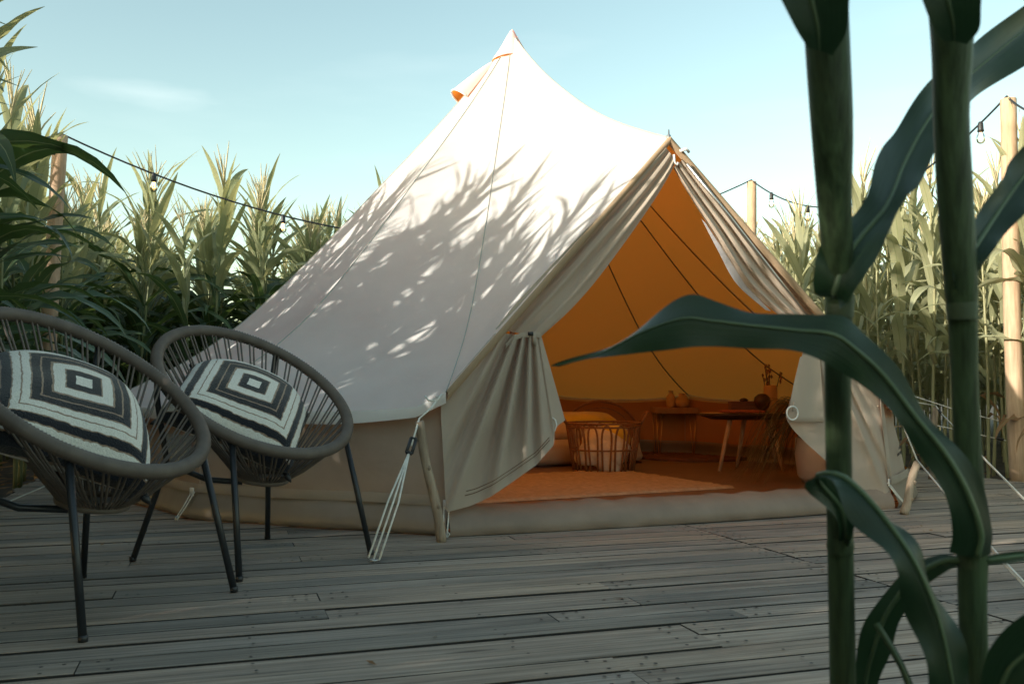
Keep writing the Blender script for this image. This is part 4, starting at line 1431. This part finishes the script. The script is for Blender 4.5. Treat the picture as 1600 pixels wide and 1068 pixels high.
def corn_plant(x, y, rnd, label, group, pale=False, bottom=.5, dry=0, h=1.0, lean=.05):
    root = thing('corn_plant', label, 'corn plant', (x, y, -.09), rnd.uniform(0, 2 * PI), group)
    root.rotation_euler = (rnd.uniform(-lean, lean), rnd.uniform(-lean, lean), rnd.uniform(0, 2 * PI))
    root.scale = (h, h, h)
    link('stalk', rnd.choice(STALKS['p' if pale else 'g']), root)
    for (key, i, z, az, sc) in plant_plan(rnd, pale, bottom):
        o = link('leaf', LIB[key][i], root, (0, 0, z))
        o.rotation_euler = (0, 0, az); o.scale = (sc, sc, sc)
    for k in range(dry):
        o = link('dry_leaf', LIB['dry'][rnd.randrange(6)], root, (0, 0, rnd.uniform(.15, .75)))
        o.rotation_euler = (0, 0, rnd.uniform(0, 6.28)); s = rnd.uniform(.7, 1.1); o.scale = (s, s, s)
    t = link('tassel', rnd.choice(TASSELS), root, (0, 0, STALK_H + .03)); t.rotation_euler = (0, 0, rnd.uniform(0, 6))
    if rnd.random() < .3:
        e = link('ear', EAR, root, (.02, 0, rnd.uniform(.85, 1.15))); e.rotation_euler = (0, .3, rnd.uniform(0, 6))
    return root

GL = ('tall dark green corn plant in the shaded rows beside the chairs', 'corn plants along the left edge of the deck')
GB = ('tall green corn plant with a pale sunlit top behind the tent', 'corn plants in the field behind the tent')
GR = ('pale sunlit corn plant in the rows beyond the thick wooden post', 'corn plants along the right edge of the deck')
crnd = random.Random(77)
count = 0
taken = []
def try_plant(p, q, kind, row):
    global count
    P = PQ(p + crnd.uniform(-.07, .07), q + crnd.uniform(-.06, .06))
    for po in (bl, bm_, br):
        if (P.to_2d() - po.to_2d()).length < .13: return
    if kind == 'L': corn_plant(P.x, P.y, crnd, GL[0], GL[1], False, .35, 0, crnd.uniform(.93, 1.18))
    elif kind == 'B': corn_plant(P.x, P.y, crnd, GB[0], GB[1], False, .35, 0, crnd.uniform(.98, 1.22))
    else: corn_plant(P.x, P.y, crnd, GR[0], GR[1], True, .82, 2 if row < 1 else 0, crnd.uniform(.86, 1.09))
    count += 1
# rows along the left edge
for row, p in enumerate((-1.42, -2.05)):
    q = 3.4
    while q < 9.6:
        try_plant(p, q, 'L', row); q += crnd.uniform(.24, .32)
# rows behind
for q in (3.35, 3.6, 3.85, 4.1, 4.35, 4.62, 4.95, 5.3, 5.7):
    try_plant(-1.27, q, 'L', 0)
BACK_ROWS = [-4.0 + .64 * k for k in range(15)]
for row, p in enumerate(BACK_ROWS):
    q = 9.70 + .16 * (row % 3)
    for k in range(6):
        try_plant(p + crnd.uniform(-.12, .12), q, 'B', k); q += crnd.uniform(.2, .34)
# rows along the right edge
for row, p in enumerate((5.48, 6.05)):
    q = 3.6
    while q < 11.2:
        try_plant(p, q, 'R', row); q += crnd.uniform(.19, .25)

# the rest of the field reads as one mass
def np_mesh(me):
    v = np.empty(len(me.vertices) * 3, np.float32); me.vertices.foreach_get('co', v)
    f = np.array([list(p.vertices) for p in me.polygons]); mi = np.array([p.material_index for p in me.polygons])
    return v.reshape(-1, 3), f, mi
def far_field(name, label, spots, pale, rnd, hr):
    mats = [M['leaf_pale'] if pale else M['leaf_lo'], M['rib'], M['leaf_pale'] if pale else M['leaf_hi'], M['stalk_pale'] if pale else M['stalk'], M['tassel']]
    cache = {}
    def simple(key, i):
        if (key, i) not in cache:
            me = LIB[key][i]
            v, f, mi = np_mesh(me)
            base = 0 if 'arch' in key else 2
            mi = np.where(mi == 1, 1, base)
            cache[(key, i)] = (v, f, mi)
        return cache[(key, i)]
    V = []; F = []; MI = []; off = 0
    def put(v, f, mi):
        nonlocal off
        V.append(v); F.append(f + off); MI.append(mi); off += len(v)
    sv = [tuple(p) for p in ((-.012, -.007, 0), (.012, -.007, 0), (0, .013, 0), (-.006, -.004, STALK_H + .1), (.006, -.004, STALK_H + .1), (0, .007, STALK_H + .1))]
    sv = np.array(sv, np.float32); sf = np.array([(0, 1, 4, 3), (1, 2, 5, 4), (2, 0, 3, 5)])
    tass = []
    for k in range(3):
        m = tassel_geo(k + 30); tv = np.array(m.v, np.float32)
        tf = np.array([f for f in m.f if len(f) == 4]); tass.append((tv, tf))
    for (x, y) in spots:
        h = rnd.uniform(*hr); rz = rnd.uniform(0, 6.28)
        def place(v, z, az, sc):
            c, s = math.cos(az), math.sin(az)
            w = v * sc
            o = np.empty_like(w)
            o[:, 0] = (w[:, 0] * c - w[:, 1] * s) * h + x; o[:, 1] = (w[:, 0] * s + w[:, 1] * c) * h + y; o[:, 2] = (w[:, 2] + z) * h - .09
            return o
        put(place(sv, 0, rz, 1), sf, np.full(3, 3))
        for (key, i, z, az, sc) in plant_plan(rnd, pale, .4):
            v, f, mi = simple(key, i)
            put(place(v, z, az, sc), f, mi)
        tv, tf = rnd.choice(tass)
        put(place(tv, STALK_H + .03, rz, 1), tf, np.full(len(tf), 4))
    V = np.concatenate(V); F = np.concatenate(F); MI = np.concatenate(MI)
    me = bpy.data.meshes.new(name)
    me.vertices.add(len(V)); me.vertices.foreach_set('co', V.ravel())
    me.loops.add(F.size); me.loops.foreach_set('vertex_index', F.ravel().astype(np.int32))
    me.polygons.add(len(F)); me.polygons.foreach_set('loop_start', np.arange(0, F.size, 4, dtype=np.int32)); 
    for m in mats: me.materials.append(m)
    me.polygons.foreach_set('material_index', MI.astype(np.int32))
    me.polygons.foreach_set('use_smooth', np.ones(len(F), bool))
    me.update(calc_edges=True); me.validate()
    o = link(name, me); tag(o, label, 'corn field', None, 'stuff')
    return o
spots = []
for r_ in range(9):
    p = -2.70 - .66 * r_
    q = -7.0
    while q < 14:
        spots.append(PQ(p + crnd.uniform(-.08, .08), q + crnd.uniform(-.05, .05)).to_2d()); q += .26 + .05 * r_ / 4
for p in (-1.42, -2.05):
    q = -7.0
    while q < 3.2: spots.append(PQ(p + crnd.uniform(-.08, .08), q).to_2d()); q += .24
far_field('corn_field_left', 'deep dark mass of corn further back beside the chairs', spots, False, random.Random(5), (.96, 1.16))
spots = []
for p in BACK_ROWS:
    q = 11.3
    while q < 18:
        spots.append(PQ(p + crnd.uniform(-.07, .07), q).to_2d()); q += .24
far_field('corn_field_back', 'mass of corn tops further back behind the tent', spots, False, random.Random(6), (1.0, 1.2))
spots = []
for r_ in range(15):
    p = 6.66 + .62 * r_
    q = 3.0
    while q < 14.5:
        spots.append(PQ(p + crnd.uniform(-.08, .08), q + crnd.uniform(-.05, .05)).to_2d()); q += .25 + .04 * r_ / 4
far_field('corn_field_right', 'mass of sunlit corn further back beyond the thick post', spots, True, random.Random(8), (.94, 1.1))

# ------------------------------------------------------------------ the two plants close to the lens
def ribbon(edge_a, edge_b, n=40, cols=9, fold=.12, wave=.0, wf=5.0, thick=.0012, ph=0.0):
    """leaf blade between two long edges given as (px, py, depth): real points, with a keel and rippled edges"""
    A = catmull(edge_a, n); B = catmull(edge_b, n)
    rows = []
    for i in range(n):
        a = U(*A[i]); b = U(*B[i])
        w = (b - a).length
        an = U(*A[min(i + 1, n - 1)]) + U(*B[min(i + 1, n - 1)]) - U(*A[max(i - 1, 0)]) - U(*B[max(i - 1, 0)])
        nr = (b - a).cross(an)
        nr = nr.normalized() if nr.length > 1e-9 else Vector((0, -1, 0))
        row = []
        for j in range(cols):
            u = -1 + 2 * j / (cols - 1)
            row.append(a.lerp(b, (u + 1) / 2) + nr * (fold * w * (abs(u) - .5) + wave * u * math.sin(wf * 2 * PI * i / n + ph + (1.2 if u > 0 else 0)) * u))
        rows.append(row)
    return rows
def fg_leaf(root, ea, eb, **k):
    rows = ribbon(ea, eb, **k)
    m = MB(); m.grid(rows)
    nc = len(rows[0]); idx = []
    for i in range(len(rows) - 1):
        for j in range(nc - 1): idx.append(0)
    m.m = idx
    base = root.location
    m.v = [tuple(Vector(v) - base) for v in m.v]
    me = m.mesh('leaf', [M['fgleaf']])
    uv = me.uv_layers.new(name='blade')
    nr = len(rows)
    for lp in me.loops:
        vi = lp.vertex_index
        uv.data[lp.index].uv = ((vi % nc) / (nc - 1), (vi // nc) / nr)
    o = link('leaf', me, root)
    mid = nc // 2
    pts = [Vector(r[mid]) - base for r in rows]
    w0 = [max(.0006, .0032 * (1 - i / len(rows)) ** .7) for i in range(len(rows))]
    MB().tube(pts, w0, 6).obj('midrib', M['fgrib'], o)
    return o
def fg_stalk(root, pts, seg=18):
    P = catmull([tuple(U(x, y, d)) + (w / F_PX * d / 2,) for x, y, d, w in pts], 60)
    base = root.location
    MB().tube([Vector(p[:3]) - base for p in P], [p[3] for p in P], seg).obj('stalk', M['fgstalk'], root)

b1 = U(1320, 1500, .95)
fp1 = thing('corn_plant', 'large blurred dark corn stalk nearest the tent door on the deck side', 'corn plant', (b1.x, b1.y, -.09))
fg_stalk(fp1, [(1330, 1900, .97, 44), (1322, 1400, .96, 42), (1317, 1068, .95, 39), (1314, 900, .94, 39), (1311, 740, .93, 39), (1309, 560, .92, 40), (1312, 470, .91, 41), (1310, 420, .89, 46), (1304, 320, .87, 52), (1300, 200, .85, 64), (1294, 90, .84, 68), (1287, -40, .83, 70), (1275, -300, .82, 66)])
# leaf that sweeps up to the right behind the second stalk
fg_leaf(fp1, [(1284, 462, .90), (1275, 448, .89), (1281, 393, .89), (1312, 350, .91), (1354, 312, .93), (1366, 280, .96), (1383, 234, 1.0), (1425, 162, 1.05), (1470, 112, 1.09), (1509, 82, 1.12), (1600, 2, 1.18), (1700, -80, 1.24)],
        [(1322, 470, .88), (1341, 450, .87), (1372, 393, .87), (1400, 350, .89), (1425, 314, .91), (1442, 275, .95), (1463, 234, .99), (1490, 192, 1.04), (1506, 170, 1.08), (1524, 154, 1.12), (1600, 97, 1.18), (1700, 15, 1.24)], n=60, fold=.16, wave=.010, wf=4)
# top sheath opening to the left
fg_leaf(fp1, [(1185, -60, .77), (1218, 0, .78), (1242, 44, .79), (1262, 74, .80)], [(1326, -60, .77), (1324, 0, .78), (1320, 50, .79), (1300, 86, .80)], n=20, fold=-.16)
# drooping leaf in front, lower right
fg_leaf(fp1, [(1316, 850, .93), (1300, 800, .90), (1258, 762, .86), (1300, 752, .82), (1372, 845, .80), (1425, 950, .80), (1450, 1068, .80), (1470, 1250, .80)],
        [(1330, 850, .92), (1330, 790, .90), (1302, 738, .87), (1352, 768, .84), (1440, 862, .82), (1490, 960, .81), (1522, 1068, .80), (1560, 1250, .80)], n=60, fold=.22, wave=.008, wf=4)
MB().lathe([(.0127, -.014), (.0139, 0), (.0135, .014)], 18, U(1312, 474, .91) - fp1.location).obj('node_collar', M['fgcollar'], fp1)
MB().lathe([(.0122, -.008), (.0134, 0), (.0122, .008)], 18, U(1313, 852, .935) - fp1.location).obj('node_collar', M['fgstalk'], fp1)

b2 = U(1530, 1500, .92)
fp2 = thing('corn_plant', 'large blurred dark corn stalk closest to the right photo border', 'corn plant', (b2.x, b2.y, -.09))
fg_stalk(fp2, [(1545, 1900, .93, 46), (1532, 1300, .92, 43), (1524, 1068, .91, 40), (1519, 930, .90, 42), (1520, 880, .90, 44), (1515, 760, .89, 42), (1508, 620, .88, 40), (1504, 500, .87, 44), (1501, 440, .86, 50), (1492, 300, .85, 54), (1486, 180, .84, 54), (1488, 80, .83, 62), (1484, -40, .82, 72), (1470, -300, .80, 70)])
# the long leaf that arches across the tent door
fg_leaf(fp2, [(1552, 868, 0.885), (1560, 830, 0.88), (1538, 760, 0.87), (1500, 700, 0.865), (1448, 640, 0.86), (1400, 570, 0.855), (1352, 515, 0.85), (1322, 490, 0.85), (1260, 492, 0.86), (1180, 484, 0.88), (1120, 468, 0.9), (1078, 459, 0.92), (1020, 490, 0.95), (950, 540, 0.98), (905, 560, 1.0), (862, 571, 1.02)],
        [(1492, 868, 0.87), (1496, 838, 0.865), (1470, 760, 0.86), (1440, 705, 0.855), (1395, 648, 0.85), (1350, 600, 0.845), (1310, 574, 0.84), (1280, 560, 0.84), (1225, 545, 0.85), (1160, 538, 0.865), (1100, 541, 0.885), (1050, 543, 0.905), (1000, 545, 0.935), (940, 560, 0.97), (900, 567, 0.995), (862, 572, 1.02)], n=80, fold=.14, wave=.004, wf=5)
# leaf going up to the right
fg_leaf(fp2, [(1494, 462, .86), (1484, 430, .85), (1500, 380, .86), (1530, 330, .88), (1560, 280, .90), (1600, 222, .92), (1700, 120, .95)],
        [(1512, 470, .86), (1532, 420, .85), (1552, 390, .86), (1575, 360, .88), (1600, 330, .90), (1640, 285, .92), (1730, 190, .95)], n=40, fold=.2, wave=.004)
# sheath at the top
fg_leaf(fp2, [(1412, -60, .76), (1438, 0, .77), (1456, 40, .78), (1474, 64, .79)], [(1532, -60, .76), (1530, 10, .77), (1528, 44, .78), (1510, 68, .79)], n=20, fold=-.16)
# lower leaves
fg_leaf(fp2, [(1500, 870, .90), (1470, 864, .91), (1420, 885, .93), (1375, 935, .95), (1345, 985, .96), (1335, 1068, .97), (1330, 1200, .97)],
        [(1508, 880, .90), (1480, 890, .90), (1440, 920, .92), (1405, 970, .94), (1392, 1020, .95), (1372, 1068, .96), (1350, 1200, .97)], n=40, fold=.2)
fg_leaf(fp2, [(1540, 868, .89), (1570, 862, .89), (1610, 860, .90), (1690, 880, .92)], [(1540, 882, .89), (1572, 880, .89), (1610, 876, .90), (1690, 890, .92)], n=20, fold=.2)
fg_leaf(fp2, [(1532, 1090, .82), (1545, 1010, .80), (1580, 965, .79), (1650, 930, .78), (1760, 920, .78)], [(1560, 1180, .82), (1600, 1110, .80), (1650, 1080, .79), (1700, 1070, .78), (1790, 1060, .78)], n=30, fold=.2)
fg_leaf(fp2, [(1366, 975, .93), (1385, 1010, .92), (1405, 1045, .91), (1425, 1100, .90)], [(1372, 972, .93), (1396, 1005, .92), (1416, 1042, .91), (1440, 1100, .90)], n=16, fold=.1)
MB().lathe([(.0130, -.012), (.0141, 0), (.0134, .012)], 18, U(1519, 872, .90) - fp2.location).obj('node_collar', M['fgcollar'], fp2)
MB().lathe([(.0130, -.012), (.0141, 0), (.0136, .012)], 18, U(1503, 480, .865) - fp2.location).obj('node_collar', M['fgcollar'], fp2)

# dead leaves and crumbs on the soil at the left edge
lit = MB(); rl = random.Random(13)
for k in range(420):
    side = rl.random()
    if side < .5: P = PQ(rl.uniform(-1.9, -1.22), rl.uniform(2.5, 9.4))
    else: P = PQ(rl.uniform(5.22, 5.9), rl.uniform(4, 10))
    a = rl.uniform(0, 6.28); l = rl.uniform(.03, .10); w = rl.uniform(.006, .016)
    dx, dy = math.cos(a), math.sin(a)
    z = -.065 + rl.uniform(0, .03)
    lit.add([(P.x - dx * l, P.y - dy * l, z), (P.x - dy * w, P.y + dx * w, z + rl.uniform(0, .02)), (P.x + dx * l, P.y + dy * l, z + rl.uniform(0, .015)), (P.x + dy * w, P.y - dx * w, z)], [(0, 1, 2, 3)])
for k in range(46):
    P = PQ(rl.uniform(-1.1, 5.0), rl.uniform(1.3, 4.2)) if k < 40 else PQ(rl.uniform(-1.1, .2), rl.uniform(4, 6))
    a = rl.uniform(0, 6.28); l = rl.uniform(.006, .028); w = rl.uniform(.003, .007)
    dx, dy = math.cos(a), math.sin(a)
    lit.add([(P.x - dx * l, P.y - dy * l, .004), (P.x - dy * w, P.y + dx * w, .008), (P.x + dx * l, P.y + dy * l, .006), (P.x + dy * w, P.y - dx * w, .004)], [(0, 1, 2, 3)])
o = lit.obj('leaf_litter', M['leaf_dry'], None, False); tag(o, 'dry brown leaf scraps on the soil beside the deck', 'leaf litter', None, 'stuff')
print('corn plants', count, 'objects', len(bpy.data.objects))
